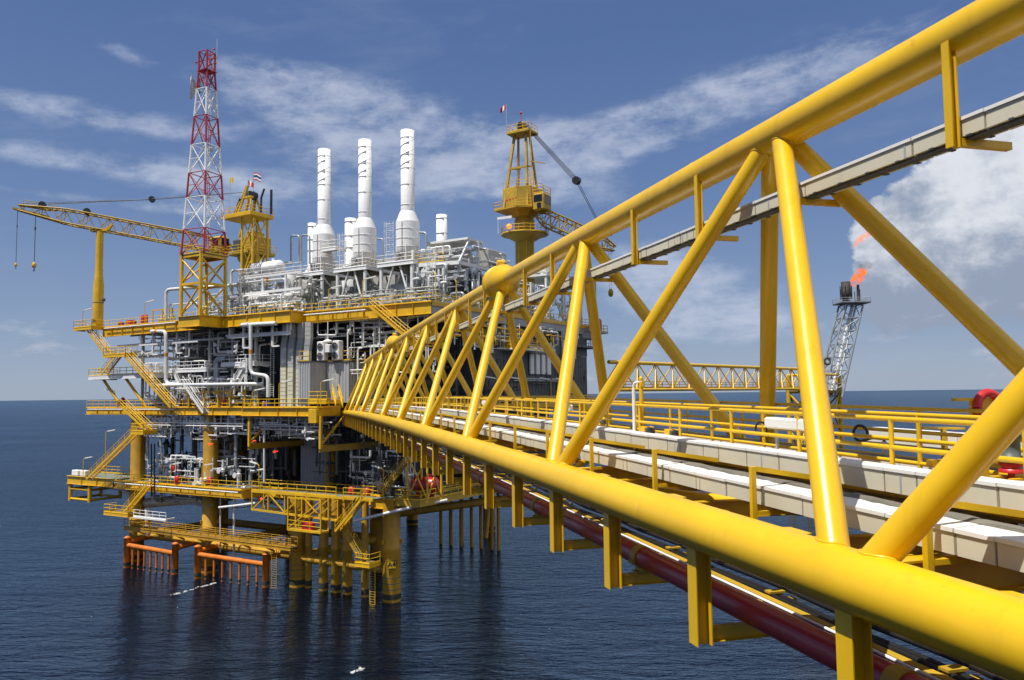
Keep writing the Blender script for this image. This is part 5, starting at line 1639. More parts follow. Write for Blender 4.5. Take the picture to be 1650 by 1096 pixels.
for u, lb in ((-14.0, 'left white twin fan condenser unit above the grey cabin'), (-11.3, 'right white twin fan condenser unit above the grey cabin')):
    t = empty('condenser_unit', PT((u, 3, 29.8)), lb, 'condenser', 'white condenser units on the cabin roof')
    mb = MB(PT); mb.bevel_box((u, 1.0, 29.85), (u + 1.3, 1.9, 32.45), .08); mb.build('casing', 'white_paint', t)
    for z in (30.5, 31.75):
        mb = MB(PT); mb.lathe((u + .65, .98, z), [(.52, 0), (.54, .03), (.50, .07)], 20, (0, -1, 0)); g = mb.build('fan_grille', 'insulation', t)
        mb = MB(PT); mb.lathe((u + .65, .90, z), [(.43, 0), (.43, .02)], 20, (0, -1, 0)); mb.lathe((u + .65, .87, z), [(.16, 0), (.1, .05)], 12, (0, -1, 0)); mb.build('fan', 'steel_dark', g)
mb = MB(PT); mb.bevel_box((-12.6, 1.1, 30.9), (-11.4, 1.7, 32.0), .06); mb.build('control_box', 'white_paint', cabn)
sl = empty('hanging_light', PT((-12, .5, 33)), 'white round shade lamp hanging on a long stem above the condensers', 'lamp')
ul = FU(528, .4)
mb = MB(PT); mb.tube((ul, .4, F(528, 547, .4)[2]), (ul, .4, ZT - 1.5), .07, 8); mb.build('stem', 'white_paint', sl)
mb = MB(PT); mb.lathe((ul, .4, F(528, 552, .4)[2]), [(.62, 0), (.66, .12), (.5, .28), (.1, .42)], 18); mb.build('lamp_shade', 'lid_white', sl)

# four cream risers
for i, px in enumerate((456, 467.5, 481, 493)):
    lb = ('leftmost', 'second from the left', 'third from the left', 'rightmost')[i]
    v = .2
    u = FU(px, v)
    t = empty('cable_riser', PT((u, v, ZM)), f'tall cream cable riser with a kink, {lb} of the four', 'cable riser', 'cream cable risers')
    zk1 = F(px, 560 + 2 * i, v)[2]; zk2 = zk1 + 1.6
    wv = .52
    k = .28
    def seg(z0, z1, o0, o1, mm, nm):
        q = MB(PT)
        vs = [(u + s_ * wv + o, v + dv, z) for z, o in ((z0, o0), (z1, o1)) for s_, dv in ((-1, 0), (1, 0), (1, .5), (-1, .5))]
        q.add(vs, [(0, 1, 5, 4), (1, 2, 6, 5), (2, 3, 7, 6), (3, 0, 4, 7), (0, 3, 2, 1), (4, 5, 6, 7)])
        n = int(abs(z1 - z0) / .55)
        for j in range(1, n):
            zz = z0 + (z1 - z0) * j / n; oo = o0 + (o1 - o0) * j / n
            q.box((u - wv - .03 + oo, v - .03, zz - .025), (u + wv + .03 + oo, v + .1, zz + .025))
        q.build(nm, mm, t)
    seg(ZM, zk1 - 2.6, 0, 0, 'tray_cream', 'lower_cover')
    seg(zk1 - 2.59, zk1, 0, 0, 'insulation' if i < 3 else 'tray_cream', 'middle_cover')
    seg(zk1 + .01, zk2, 0, k, 'wall_grey', 'kink_cover')
    seg(zk2 + .01, ZT - 1.4, k, k, 'insulation', 'upper_cover')

# white pipes on the face
pipe_thing('white pipe dropping down the left face with an orange band', [F(244, 534, -1.9), F(267.5, 534, -1.9), F(267.5, 618, -1.9), F(290, 620, -1.9)], .42, bands=((0, .35), (1, .45)))
pipe_thing('long white header low across the left bay', [F(247, 625, -2.2), F(256, 621, -2.2), F(399, 619, -2.2), F(423, 619, -1)], .40)
pipe_thing('white pipe looping down in the middle bay with an orange band', [F(390, 524, -1.7), F(445, 521, -1.7)], .45, flanges=((0, .2),))
pipe_thing('tall white drop pipe below the white looping pipe', [F(404, 524, -1.9), F(404, 602, -1.9), F(432, 606, -1.9), F(432, 640, -1.9)], .40, bands=((0, .55),))
pipe_thing('white pipe running level under the upper deck in the middle', [F(365, 541, -.8), F(468, 535, -.8), F(468, 519, -.8)], .26)
pipe_thing('slim white pipe bent in steps left of the cream risers', [F(446, 528, 1.2), F(446, 553, 1.2), F(418, 556, 1.2), F(418, 588, 1.2), F(432, 590, 1.2)], .22, bands=((1, .5),))
pipe_thing('white pipe level across the upper left bay', [F(190, 558, -.4), F(262, 552, -.4), F(360, 545, -.4)], .26)
pipe_thing('second lower white pipe across the upper left bay', [F(210, 568, .3), F(262, 565, .3)], .22)
pipe_thing('grey pipe level across the lower part of the left bay', [F(222, 576, .6), F(265, 573, .6)], .36, 'pipe_grey')
pipe_thing('thin white U pipe hanging under the upper deck at centre', [F(512, 506, 1.4), F(512, 540, 1.4), F(542, 540, 1.4), F(542, 520, 1.4)], .17)
pipe_thing('white pipe running level below the upper deck right of centre', [F(516, 516, 2.2), F(586, 514, 2.2), F(586, 520, 2.2), F(640, 520, 2.2)], .26)
pipe_thing('thin vertical white pipe right of the condensers', [F(586, 520, 1.6), F(586, 560, 1.6), F(577, 562, 1.6), F(577, 640, 1.6)], .16)
pipe_thing('thin vertical white standpipe beside the cream risers', [F(492, 519, .8), F(492, 555, .8)], .14)
pipe_thing('big white loop pipe on the upper deck left of the mast frame', [F(267.5, 534, -1.0), F(268, 467, -1.0), F(305, 464, -.2), F(350, 462, 2)], .40)
pipe_thing('smaller white loop pipe inside the big loop left of the mast frame', [F(273, 520, -.4), F(273, 491, -.4), F(318, 488, .4), F(318, 520, .4)], .17)
pipe_thing('white header pipe with a down leg on the upper deck right of the mast', [F(384, 457, 1.4), F(420, 453, 1.4), F(462, 449, 1.4), F(462, 500, 1.4)], .42, bands=((1, .3), (2, .8)), flanges=((0, .5), (1, .1)))
pipe_thing('thin white pipe frame in front of the header right of the mast', [F(416, 478, .2), F(453, 475, .2), F(453, 500, .2)], .18)
pipe_thing('grey curved pipe standing left of the hooped vent pipes', [F(456, 446, 8), F(456, 428, 8), F(462, 424, 8), F(472, 424, 8)], .36, 'pipe_grey', bend=1.2)
pipe_thing('white pipe turning up behind the mast frame', [F(373, 500, 3), F(373, 436, 3), F(405, 435, 3)], .34)
pipe_thing('white pipe rising to the upper deck at the far right of the tray', [F(238, 870, -.6), F(238, 818, -.6)], .5, bands=((0, .55),), name='riser_pipe')
pipe_thing('long white vertical riser through the lowest deck into the sea, right one', [F(377, 895, -1.2), F(377, 800, -1.2)], .24, name='riser_pipe', bands=((0, .3),))
pipe_thing('thin white vertical riser through the lowest deck, left of its thicker twin', [F(355, 890, -1), F(355, 800, -1)], .16, name='riser_pipe')
pipe_thing('white pipe going level under the lowest deck edge', [F(353, 818, -2.3), F(380, 815, -2.3), F(412, 811, -2)], .26)
pipe_thing('big white trunk curving under the left end of the lowest deck', [F(165, 781, 1), F(195, 784, 1), F(213, 797, 1), F(218, 815, 2)], .75, bend=3)
pipe_thing('pale fat pipe under the lowest deck at left', [F(220, 812, 1), F(300, 805, 1), F(330, 804, 2)], .95, 'insulation')
pipe_thing('grey swan neck pipe beside the left broad pillar', [F(238, 740, -.3), F(238, 697, -.3), F(258, 695, -.3), F(260, 738, -.3), F(284, 742, -.3)], .32, 'pipe_grey', bend=.9)
pipe_thing('short white pipe with a red valve near the left broad pillar', [F(256, 752, -.2), F(284, 750, -.2)], .30, bands=((0, .3),))
pipe_thing('grey vertical pipe right of the right broad pillar', [F(380, 768, .5), F(380, 700, .5), F(374, 690, .5), F(374, 675, .5)], .38, 'pipe_grey')
pipe_thing('grey pipe with a white end flange pointing out left on the lowest deck', [F(345, 757, -.8), F(378, 752, .2)], .32, 'pipe_grey', flanges=((0, .02),))
pipe_thing('second grey pipe with a white end flange, farther right on the lowest deck', [F(405, 760, -.2), F(425, 757, .6)], .32, 'pipe_grey', flanges=((0, .03),))
pipe_thing('tall pale pipe standing at the right of the bracket frame post', [F(426, 776, -.3), F(426, 675, -.3)], .26)
pipe_thing('black twin pipe hanging at the stair left of the lowest deck', [F(244, 715, -2.5), F(244, 800, -2.5)], .17, 'black_rubber')
pipe_thing('black pipe right beside the other one at the left stair', [F(249, 715, -2.5), F(249, 798, -2.5)], .17, 'black_rubber')
pipe_thing('fat black vertical pipe left of the right broad pillar', [F(312, 775, .2), F(312, 690, .2)], .40, 'black_rubber')
pipe_thing('white level pipe beneath the middle deck at centre', [F(420, 686, -2.6), F(470, 686, -2.6), F(481, 681, -2.6), F(535, 681, -2.6)], .16)
pipe_thing('long pale pipe slanting out below the lowest deck right of the stairs', [F(570, 840, -3.5), F(640, 823, -2), F(720, 806, 4)], .30, bands=())
pipe_thing('grey vertical column pipe left of the inner white platform', [F(349, 640, 0), F(349, 583, 0), F(352, 579, 0), F(366, 577, 0)], .55, 'pipe_grey', bend=1.4)

# inner white access platforms and stairs
pl_deck('white inner access platform at left in the bay', -43.0, -34.5, -.6, 2.6, 29.3, 'white_paint', 'white_paint', name='access_platform', cat='platform', plate='grating')
pl_deck('white inner access platform right of the first in the bay', -31.5, -24.6, -.4, 2.6, 29.9, 'white_paint', 'white_paint', name='access_platform', cat='platform', plate='grating')
stair('stair_flight', 'white stair flight down from the left inner platform', (-42.0, -.9, 29.3), (-38.4, -.9, 24.4), m='white_paint')
stair('stair_flight', 'white stair flight descending in front of the long white header', (-37.4, -2.4, 27.2), (-32.8, -2.4, 22.9), m='white_paint')
stair('stair_flight', 'white stair flight under the right inner platform', (-25.8, -.9, 29.8), (-29.6, -.9, 25.2), m='white_paint')
ladder('slim white ladder left of the cream risers', F(438, 640, 1.5), 9.5, 'white_paint', .7, False)
for px in (230, 268, 300, 338, 375, 412): 
    u = FU(px, .8)
    mb = MB(PT); mb.beam((u, .8, ZM), (u, .8, ZT - 1.3), .34, .34)
    tag(mb.build('deck_column', 'pipe_white'), 'grey column between the upper and middle decks in the left bay', 'column', 'grey columns in the left bay')

# dense pipework
pipework('pipework', 'tangle of white pipes and valves filling the bay under the upper deck at left', (-51, -.6, 31.2), (-25, 4, 35), 60, 'pipe_white', 11, (.05, .16))
pipework('pipework', 'tangle of grey pipes and valves low in the left bay', (-51, .4, ZM + .2), (-25, 5, 30), 50, 'pipe_grey', 12, (.06, .24))
pipework('pipework', 'tangle of small white pipes and valves low in the left bay', (-49, -.6, ZM + .2), (-25, 3, 28), 50, 'pipe_white', 13, (.05, .16))
pipework('pipework', 'thin white pipes hanging under the upper deck near the bridge', (-16, 1.6, 31), (4, 7, 35), 60, 'pipe_white', 14, (.04, .12), vert=.35)
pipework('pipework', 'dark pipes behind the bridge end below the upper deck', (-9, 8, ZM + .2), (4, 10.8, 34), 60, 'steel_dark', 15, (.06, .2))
pipework('pipework', 'tangle of white pipes under the middle deck', (-52, -.5, 19.6), (-16, 8, 22.4), 120, 'pipe_white', 16, (.04, .12), vert=.4)
pipework('pipework', 'grey pipes and valves standing on the lowest deck at left', (-50, .4, ZL + .1), (-24, 7, 19), 55, 'pipe_grey', 17, (.06, .28))
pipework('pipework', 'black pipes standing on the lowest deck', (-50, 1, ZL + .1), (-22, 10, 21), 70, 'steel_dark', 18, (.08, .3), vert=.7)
pipework('pipework', 'white and grey valves on the lowest deck below the bridge landing', (-9.5, 2.2, ZL + .1), (0, 5.5, 18), 40, 'pipe_white', 19, (.05, .17), vert=.6)
pipework('pipework', 'dark pipes on the lowest deck right of the ribbed tank', (-16, 2, ZL + .1), (-2, 6, 21), 60, 'steel_dark', 20, (.06, .2))
pipework('pipework', 'grey pipes hanging below the lowest deck', (-48, -1, 9.4), (-24, 6, 11), 45, 'pipe_grey', 21, (.05, .18))
pipework('pipework', 'white pipes and valves on the upper deck left of the mast', (-42, 2, ZT + .2), (-35.5, 10, 41), 55, 'pipe_white', 22, (.05, .18))
pipework('pipework', 'dense white pipes on the upper deck between mast and stacks', (-35, 2.5, ZT + .2), (-27.5, 9, 43.5), 75, 'pipe_white', 23, (.05, .22))
pipework('pipework', 'cream insulated pipes on the upper deck between mast and stacks', (-29, 4, ZT + .2), (-19, 8.2, 42.0), 60, 'insulation', 24, (.06, .28))
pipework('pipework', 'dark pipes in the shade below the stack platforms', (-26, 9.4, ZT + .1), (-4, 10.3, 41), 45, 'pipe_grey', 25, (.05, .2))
pipework('pipework', 'small white pipes around the stack feet', (-27, 14.5, 43.7), (-3, 19, 46.2), 45, 'pipe_white', 26, (.04, .12))
pipework('pipework', 'white pipes right of the tallest stack', (-3.2, 6, ZT + .1), (4.0, 12.5, 42), 30, 'pipe_white', 27, (.05, .18))
pipework('pipework', 'white pipework on the far right of the upper deck beyond the bridge', (1, 22, ZT + .1), (5, 44, 42), 110, 'pipe_white', 28, (.05, .2))
pipework('pipework', 'dark pipes on the middle deck right of the bridge', (5.0, 12, ZM + .1), (6.4, 44, 30), 50, 'steel_dark', 29, (.05, .16))
pipework('pipework', 'yellow pipe guards and posts on the upper deck at right', (1, 20, ZT + .1), (5.1, 45, 40), 30, 'rail_yellow', 30, (.05, .1), valves=False, vert=.6)

# vessels on the upper deck
def vessel(label, p0, p1, r, m='white_paint', name='pressure_vessel'):
    p0, p1 = A3(p0, float), A3(p1, float)
    d = p1 - p0; L = np.linalg.norm(d)
    t = empty(name, PT((p0 + p1) / 2), label, 'vessel')
    mb = MB(PT); mb.lathe(p0, [(r * .05, -r * .5), (r * .6, -r * .4), (r * .92, -r * .15), (r, 0), (r, L), (r * .92, L + r * .15), (r * .6, L + r * .4), (r * .05, L + r * .5)], 22, d / L); mb.build('shell', m, t)
    mb = MB(PT)
    for f in (.25, .75):
        c = p0 + d * f
        mb.tube(c, c + nrm(np.cross(d, (0, 1, 0)) if abs(d[1]) < .5 * L else A3([0, 0, 1.0])) * 0 + A3([0, 0, r * 1.35]), r * .22, 10)
        if abs(d[2]) < .3 * L: mb.box(c + (-.2, -r * .6, -r * 1.5), c + (.2, r * .6, -r * .5))
    mb.build('nozzle_and_saddle', m, t)
    return t


vessel('white horizontal vessel on the upper deck right of the mast frame', (-30.5, 4.5, 44.2), (-25, 4.5, 44.2), .95)
vessel('cream horizontal vessel below the white one right of the mast frame', (-34.5, 6, 39.5), (-27, 6, 39.5), 1.2, 'insulation')
vessel('upright white vessel behind the white header right of the mast', (-24.5, 6, ZT), (-24.5, 6, 43.0), .9)
vessel('pale upright vessel behind the mast frame', (-33.0, 5, ZT), (-33.0, 5, 43.2), .8, 'insulation')
vessel('ochre upright vessel in shade on the lowest deck left of the right broad pillar', (-36.8, 7, ZL), (-36.8, 7, 19.5), 1.5, 'jacket_ochre')
vessel('ochre slim upright vessel beside the ribbed tank on the lowest deck', (-15.0, 4.8, ZL), (-15.0, 4.8, 21), .7, 'jacket_ochre')
vessel('dark red horizontal vessel on the lowest deck under the bridge', (1.2, 3, ZL + 1.6), (4.2, 3, ZL + 1.6), 1.0, 'pipe_red')
rk = empty('pipe_rack', PT((-24, 2, 41)), 'white steel pipe rack with diagonal braces right of the mast', 'pipe rack')
for u in (-29.5, -24.8, -20.2):
    mb = MB(PT); mb.beam((u, 1.2, ZT), (u, 1.2, 42.6), .26, .26); mb.beam((u, 6, ZT), (u, 6, 42.6), .26, .26); mb.beam((u, 1.2, 42.4), (u, 6, 42.4), .22, .26); mb.build('rack_frame', 'white_paint', rk)
mb = MB(PT)
for z in (40.0, 42.3): mb.beam((-29.6, 1.15, z), (-17.0, 1.15, z), .24, .34)
mb.build('rack_beam', 'white_paint', rk)
mb = MB(PT); mb.beam((-29.5, 1.1, ZT + .3), (-24.8, 1.1, 40), .16, .16).beam((-20.2, 1.1, ZT + .3), (-24.8, 1.1, 40), .16, .16); mb.build('rack_brace', 'white_paint', rk)
mb = MB(PT); mb.rail([(-29.6, 1.0, 42.5), (-17.0, 1.0, 42.5)]); mb.build('handrail', 'white_paint', rk)
block('cream walkway enclosure on the upper deck behind the left hooped vents', (-33, 14, ZT), (-27.5, 20, 44.6), 'insulation', 'equipment_house', 'enclosure')
block('cream box house behind the middle stack', (-23, 19, ZT), (-13, 27, 46.6), 'insulation', 'equipment_house', 'enclosure')
block('red yellow skid box at the left end of the upper deck', (-55.6, .2, ZT), (-54.3, 1.4, ZT + 1.2), 'red_paint', 'skid_box', 'equipment')
block('dark red locker left of the skid box at the far left of the upper deck', (-57.6, .2, ZT), (-57.0, 1.0, ZT + 1.1), 'mast_red', 'locker', 'locker')
for px, lb in ((228, 'left red extinguisher cylinder on the upper deck left of the mast'), (234, 'right red extinguisher cylinder on the upper deck left of the mast')):
    mb = MB(PT); u = FU(px, -.6); mb.lathe((u, -.6, ZT), [(.27, 0), (.27, 1.4), (.16, 1.6), (.08, 1.75)], 12)
    tag(mb.build('gas_cylinder', 'red_paint'), lb, 'cylinder')
sk = empty('pump_skid', PT((-46, 0, ZT)), 'yellow framed pump skid on the upper deck left of the big loop pipe', 'skid')
mb = MB(PT)
for u in (-48.2, -45.8, -43.4):
    for v in (.0, 1.8): mb.beam((u, v, ZT), (u, v, ZT + 2.3), .14, .14)
for v in (0, 1.8): mb.beam((-48.3, v, ZT + 2.3), (-43.3, v, ZT + 2.3), .16, .16)
mb.build('skid_frame', 'deck_yellow', sk)
mb = MB(PT); mb.lathe((-47.5, .9, ZT + .9), [(.5, 0), (.55, .2), (.55, 1.4), (.3, 1.6), (.3, 2.4), (.45, 2.5), (.45, 3.2)], 14, (1, 0, 0)); mb.bevel_box((-48, .3, ZT + .1), (-43.6, 1.5, ZT + .35), .04); mb.build('pump', 'tray_cream', sk)
block('blue drum box beside the orange one on the middle deck', (FU(428, -3.6) - .2, -3.6, ZM + .05), (FU(428, -3.6) + .25, -3.2, ZM + .9), 'blue_paint', 'drum', 'drum')
block('orange drum box beside the blue one on the middle deck', (FU(424, -3.6) - .25, -3.6, ZM + .05), (FU(424, -3.6) + .15, -3.2, ZM + .9), 'orange_band', 'drum', 'drum')
for px, py, v, lb in ((361, 648, -.8, 'red extinguisher on the middle deck below the long white header'), (199, 648, -.8, 'red box on the middle deck near the left broad pillar')):
    mb = MB(PT); u = FU(px, v); mb.lathe((u, v, ZM), [(.38, 0), (.38, 1.3), (.22, 1.55), (.1, 1.7)], 12)
    tag(mb.build('fire_extinguisher', 'red_paint'), lb, 'extinguisher')
for px, v, lb in ((341, -1.3, 'red hose reel on the lowest deck rail right of the broad pillar'), (283, -.6, 'big red valve body on the lowest deck near the swan neck pipe'), (289, -1.9, 'small red lifebuoy box on the lowest deck railing at left'),
                  (567, -1.4, 'red and yellow light box at the end of the lattice walkway'), (592, -1.4, 'red white signboard on the rail right of the lattice walkway')):
    mb = MB(PT); u = FU(px, v); z = ZL + .1 + (1.6 if px == 283 else .2)
    mb.lathe((u, v, z), [(.3, 0), (.42, .1), (.42, .9), (.25, 1.1)], 12)
    tag(mb.build('safety_gear', 'red_paint'), lb, 'safety gear')
block('white drum lying at the tip of the left deck extension', (-66.2, -1.8, ZL + .3), (-64.4, -.9, ZL + 1.2), 'lid_white', 'liferaft_canister', 'canister')
block('second white drum beside the first on the left deck extension', (-63.9, -1.8, ZL + .3), (-62.4, -.9, ZL + 1.2), 'lid_white', 'liferaft_canister', 'canister')
for px, py, lb in ((337.5, 716, 'glowing red lamp on the right broad pillar'), (406, 711, 'glowing red lamp on the bracket frame post'), (442, 728, 'glowing red lamp in front of the ribbed tank wall'), (421, 804, 'glowing red lamp under the edge of the lowest deck')):
    mb = MB(PT); mb.ball(F(px, py, -2.4 if px < 420 else -.8), .17, 8); q = F(px, py, -2.4 if px < 420 else -.8); mb.tube(q, q + (0, .6, .05), .06, 5)
    tag(mb.build('warning_lamp', 'lamp_red'), lb, 'lamp')

# right side modules above the upper deck
mf = empty('intake_module', PT((1, 12, ZT)), 'white framed air intake module with grey louvres right of the tallest stack', 'module')
for u, v, zt in ((-4.2, 9.5, 45.2), (1.0, 9.5, 42.8), (3.6, 14, 46.2), (3.6, 20, 42.6), (1, 16, 45)):
    mb = MB(PT); mb.beam((u, v, ZT), (u, v, zt), .34, .34); mb.build('module_post', 'white_paint', mf)
mb = MB(PT); mb.beam((-4.3, 9.4, 43), (3.7, 9.4, 42.7), .3, .5).beam((3.6, 9.4, 42.7), (3.6, 26, 42.7), .3, .5).beam((-4.3, 9.4, 43), (-4.3, 16, 43), .3, .4); mb.build('module_beam', 'white_paint', mf)
mb = MB(PT); mb.prism([(-3.6, 11.5), (3.6, 11.5), (3.6, 15.5), (-3.6, 15.5)], 46.2, 46.5); mb.beam((3.5, 12, 46.2), (3.5, 9.6, 42.9), .2, .2); mb.beam((3.5, 15, 46.2), (3.5, 18, 42.9), .2, .2); mb.build('canopy_roof', 'white_paint', mf)
mb = MB(PT); mb.lathe((-2.6, 13.8, 44.0), [(1.2, 0), (1.3, .2), (1.3, 4.6), (1.2, 4.8)], 24, (1, 0, 0)); mb.build('round_duct', 'insulation', mf)
mb = MB(PT); mb.bevel_box((-3.0, 14.5, ZT), (3.0, 24, 42.0), .1); mb.build('intake_body', 'module_grey', mf)
mb = MB(PT)
for j in range(9): mb.box((3.01, 15.5 + j * .5, 39.4), (3.10, 15.8 + j * .5, 41.6))
mb.build('louvre', 'wall_dark', mf)
mb = MB(PT); mb.bevel_box((-6.0, 16, 43), (-2.2, 21, 47.0), .1); mb.bevel_box((1.2, 17, 43), (3.4, 22, 45.8), .1); mb.build('filter_box', 'insulation', mf)
mb = MB(PT); mb.rail([(-4.2, 9.5, 43.3), (1, 9.5, 43.2)]).rail([(3.6, 20, 43), (3.6, 27, 43)]); mb.build('handrail', 'rail_yellow', mf)
for p_, q_ in (((3.6, 9.5, 42.4), (3.6, 11.5, 39)), ((3.6, 12, 42.4), (3.6, 14, 39)), ((3.6, 14.5, 42.4), (3.6, 16.5, 39)), ((-4.2, 9.4, 39.5), (-2, 9.4, 42.8)), ((1, 9.4, 39.5), (-1.2, 9.4, 42.8))):
    mb = MB(PT); mb.tube(p_, q_, .12, 8); mb.build('module_brace', 'white_paint', mf)

# right face of the platform, seen through the bridge
sd = empty('side_module', PT((5.2, 30, ZM)), 'long dark grey ribbed module wall on the right side behind the bridge', 'module')
mb = MB(PT); mb.box((-8, 13.2, ZM + .02), (5.0, 45, 31.2)); mb.corr((5.06, 13.2), (5.06, 45), ZM + .02, 31.2, .9, .12); mb.build('ribbed_wall', 'module_grey', sd)
mb = MB(PT); mb.box((2.4, 15, 31.25), (4.2, 45, ZT - 1.1)); mb.box((4.82, 33, 31.25), (5.2, 45, 34.6)); mb.build('upper_wall', 'module_grey', sd)
mb = MB(PT); mb.box((5.2, 20, 27.2), (5.45, 36, 27.45)).tube((5.6, 20, 27.0), (5.6, 36, 27.0), .1, 8); mb.build('wall_rail', 'pipe_grey', sd)
for grp, v0, z0, nn in (('low', 24.9, 32.2, 4), ('high', 35.4, 34.9, 3), ('near', 13.6, 34.9, 1)):
    for j in range(nn):
        v = v0 + j * 1.75
        lb = {'low': ('first', 'second', 'third', 'fourth', 'fifth')[j] + ' from the left of the lower white hooded vents on the dark wall', 'high': ('left', 'middle', 'right', '', '')[j] + ' one of the upper white hooded vents near the far corner',
              'near': 'white hooded vent near the bridge end on the dark wall'}[grp]
        t = empty('hooded_vent', PT((5.4, v, z0 - 4)), lb, 'vent', 'white hooded vents on the dark side wall')
        mb = MB(PT); mb.add([(5.3, v, z0), (5.3, v + 1.1, z0), (6.2, v + 1.1, z0 - .35), (6.2, v, z0 - .35), (5.3, v, z0 - 1.2), (5.3, v + 1.1, z0 - 1.2), (6.2, v + 1.1, z0 - .8), (6.2, v, z0 - .8)],
                            [(0, 3, 2, 1), (3, 7, 6, 2), (0, 4, 7, 3), (1, 2, 6, 5), (4, 5, 6, 7)]); mb.build('hood', 'white_paint', t)
        mb = MB(PT); mb.bevel_box((5.28, v, z0 - 4.2), (5.62, v + 1.1, z0 - 1.2), .05); mb.build('duct', 'white_paint', t)
bal = empty('side_balcony', PT((5.4, 18, 31)), 'small yellow framed balcony on the dark side wall behind the bridge', 'balcony')
mb = MB(PT); mb.box((5.2, 17.4, 31.3), (7.2, 26, 31.45)); mb.build('balcony_floor', 'white_paint', bal)
mb = MB(PT); mb.rail([(7.1, 17.5, 31.45), (7.1, 26, 31.45)]).rail([(5.3, 17.5, 31.45), (7.1, 17.5, 31.45)])
for v in (17.6, 20.2): mb.beam((7.0, v, 31.4), (7.0, v, 34.2), .16, .16)
mb.beam((7.0, 17.6, 34.2), (7.0, 20.2, 34.2), .16, .16); mb.bevel_box((5.4, 18, 31.5), (6.5, 20, 33.2), .1); mb.build('balcony_rail', 'rail_yellow', bal)
lk = empty('corner_platform', PT((6, 46.5, ZT - 1)), 'small corner platform with yellow post and red tank at the far right end', 'platform')
mb = MB(PT); mb.prism([(5.0, 44), (7.4, 44), (7.4, 49), (5, 49)], ZT - 1.2, ZT - .9); mb.prism([(4, 43), (6.8, 44.5), (6.8, 47.5), (4, 48)], ZT - 2.2, ZT - 1.2); mb.build('platform_floor', 'wall_grey', lk)
mb = MB(PT); mb.tube((5.8, 46.4, ZT - .9), (5.8, 46.4, 45.5), .62, 14); mb.build('platform_post', 'dull_yellow', lk)
mb = MB(PT); mb.rail([(5.1, 48.9, ZT - .9), (7.3, 48.9, ZT - .9), (7.3, 44.1, ZT - .9), (5.1, 44.1, ZT - .9)]); mb.build('handrail', 'rail_yellow', lk)
mb = MB(PT); mb.lathe((6.7, 46.0, ZT - .9), [(.7, 0), (.8, .2), (.8, 1.8), (.6, 2.1)], 16); mb.build('red_tank', 'red_paint', lk)
mb = MB(PT); mb.prism([(4.6, 38), (6.8, 38), (6.8, 46.8), (4.6, 46.8)], 32.6, 32.8); mb.rail([(6.7, 38, 32.8), (6.7, 46.8, 32.8), (4.6, 46.8, 32.8)])
tag(mb.build('side_landing', 'steel_dark'), 'dark railed landing under the far right end of the upper deck', 'landing')
pl_deck('yellow railed walkway along the foot of the dark side wall', 5.25, 8.2, 12, 47, ZM - .1, rails=(1,), name='side_walkway', cat='walkway')
mb = MB(PT); mb.prism([(-1.4, 31.0), (5.2, 31.0), (5.2, 44), (-1.4, 44)], 43.5, 43.8)
for u, v in ((4.9, 31.3), (4.9, 37), (4.9, 43.7), (-1, 31.3)): mb.beam((u, v, ZT), (u, v, 43.5), .3, .3)
for a, b in ((31.3, 37), (37, 43.7)): mb.beam((4.9, a, ZT + .5), (4.9, b, 43.3), .18, .18); mb.beam((4.9, b, ZT + .5), (4.9, a, 43.3), .18, .18)
mb.rail([(5.1, 31, 43.8), (5.1, 44, 43.8)])
tag(mb.build('white_framework', 'white_paint'), 'white braced steel framework on the upper deck beyond the right crane', 'framework')
for i, v in enumerate((33, 36, 39)): vessel(('first', 'second', 'third')[i] + ' white drum on top of the white framework beyond the crane', (1.5, v, 45.2), (4.2, v, 45.2), .95)

# flood lamps on their bent yellow posts
def lamp(label, p, h, dr, m='rail_yellow', glow=False):
    p = A3(p, float); dr = A3([dr[0], dr[1], 0.0])
    t = empty('flood_lamp', PT(p), label, 'lamp', 'tube lamps on bent yellow posts')
    mb = MB(PT); mb.pipe([p, p + (0, 0, h), p + dr * .5 + (0, 0, h + .18)], .055, .2, 7); mb.build('lamp_post', m, t)
    a, b = p + dr * .45 + (0, 0, h + .18), p + dr * 2.1 + (0, 0, h + .42)
    mb = MB(PT); mb.beam(a, b, .24, .15); mb.build('lamp_head', 'lid_white', t)


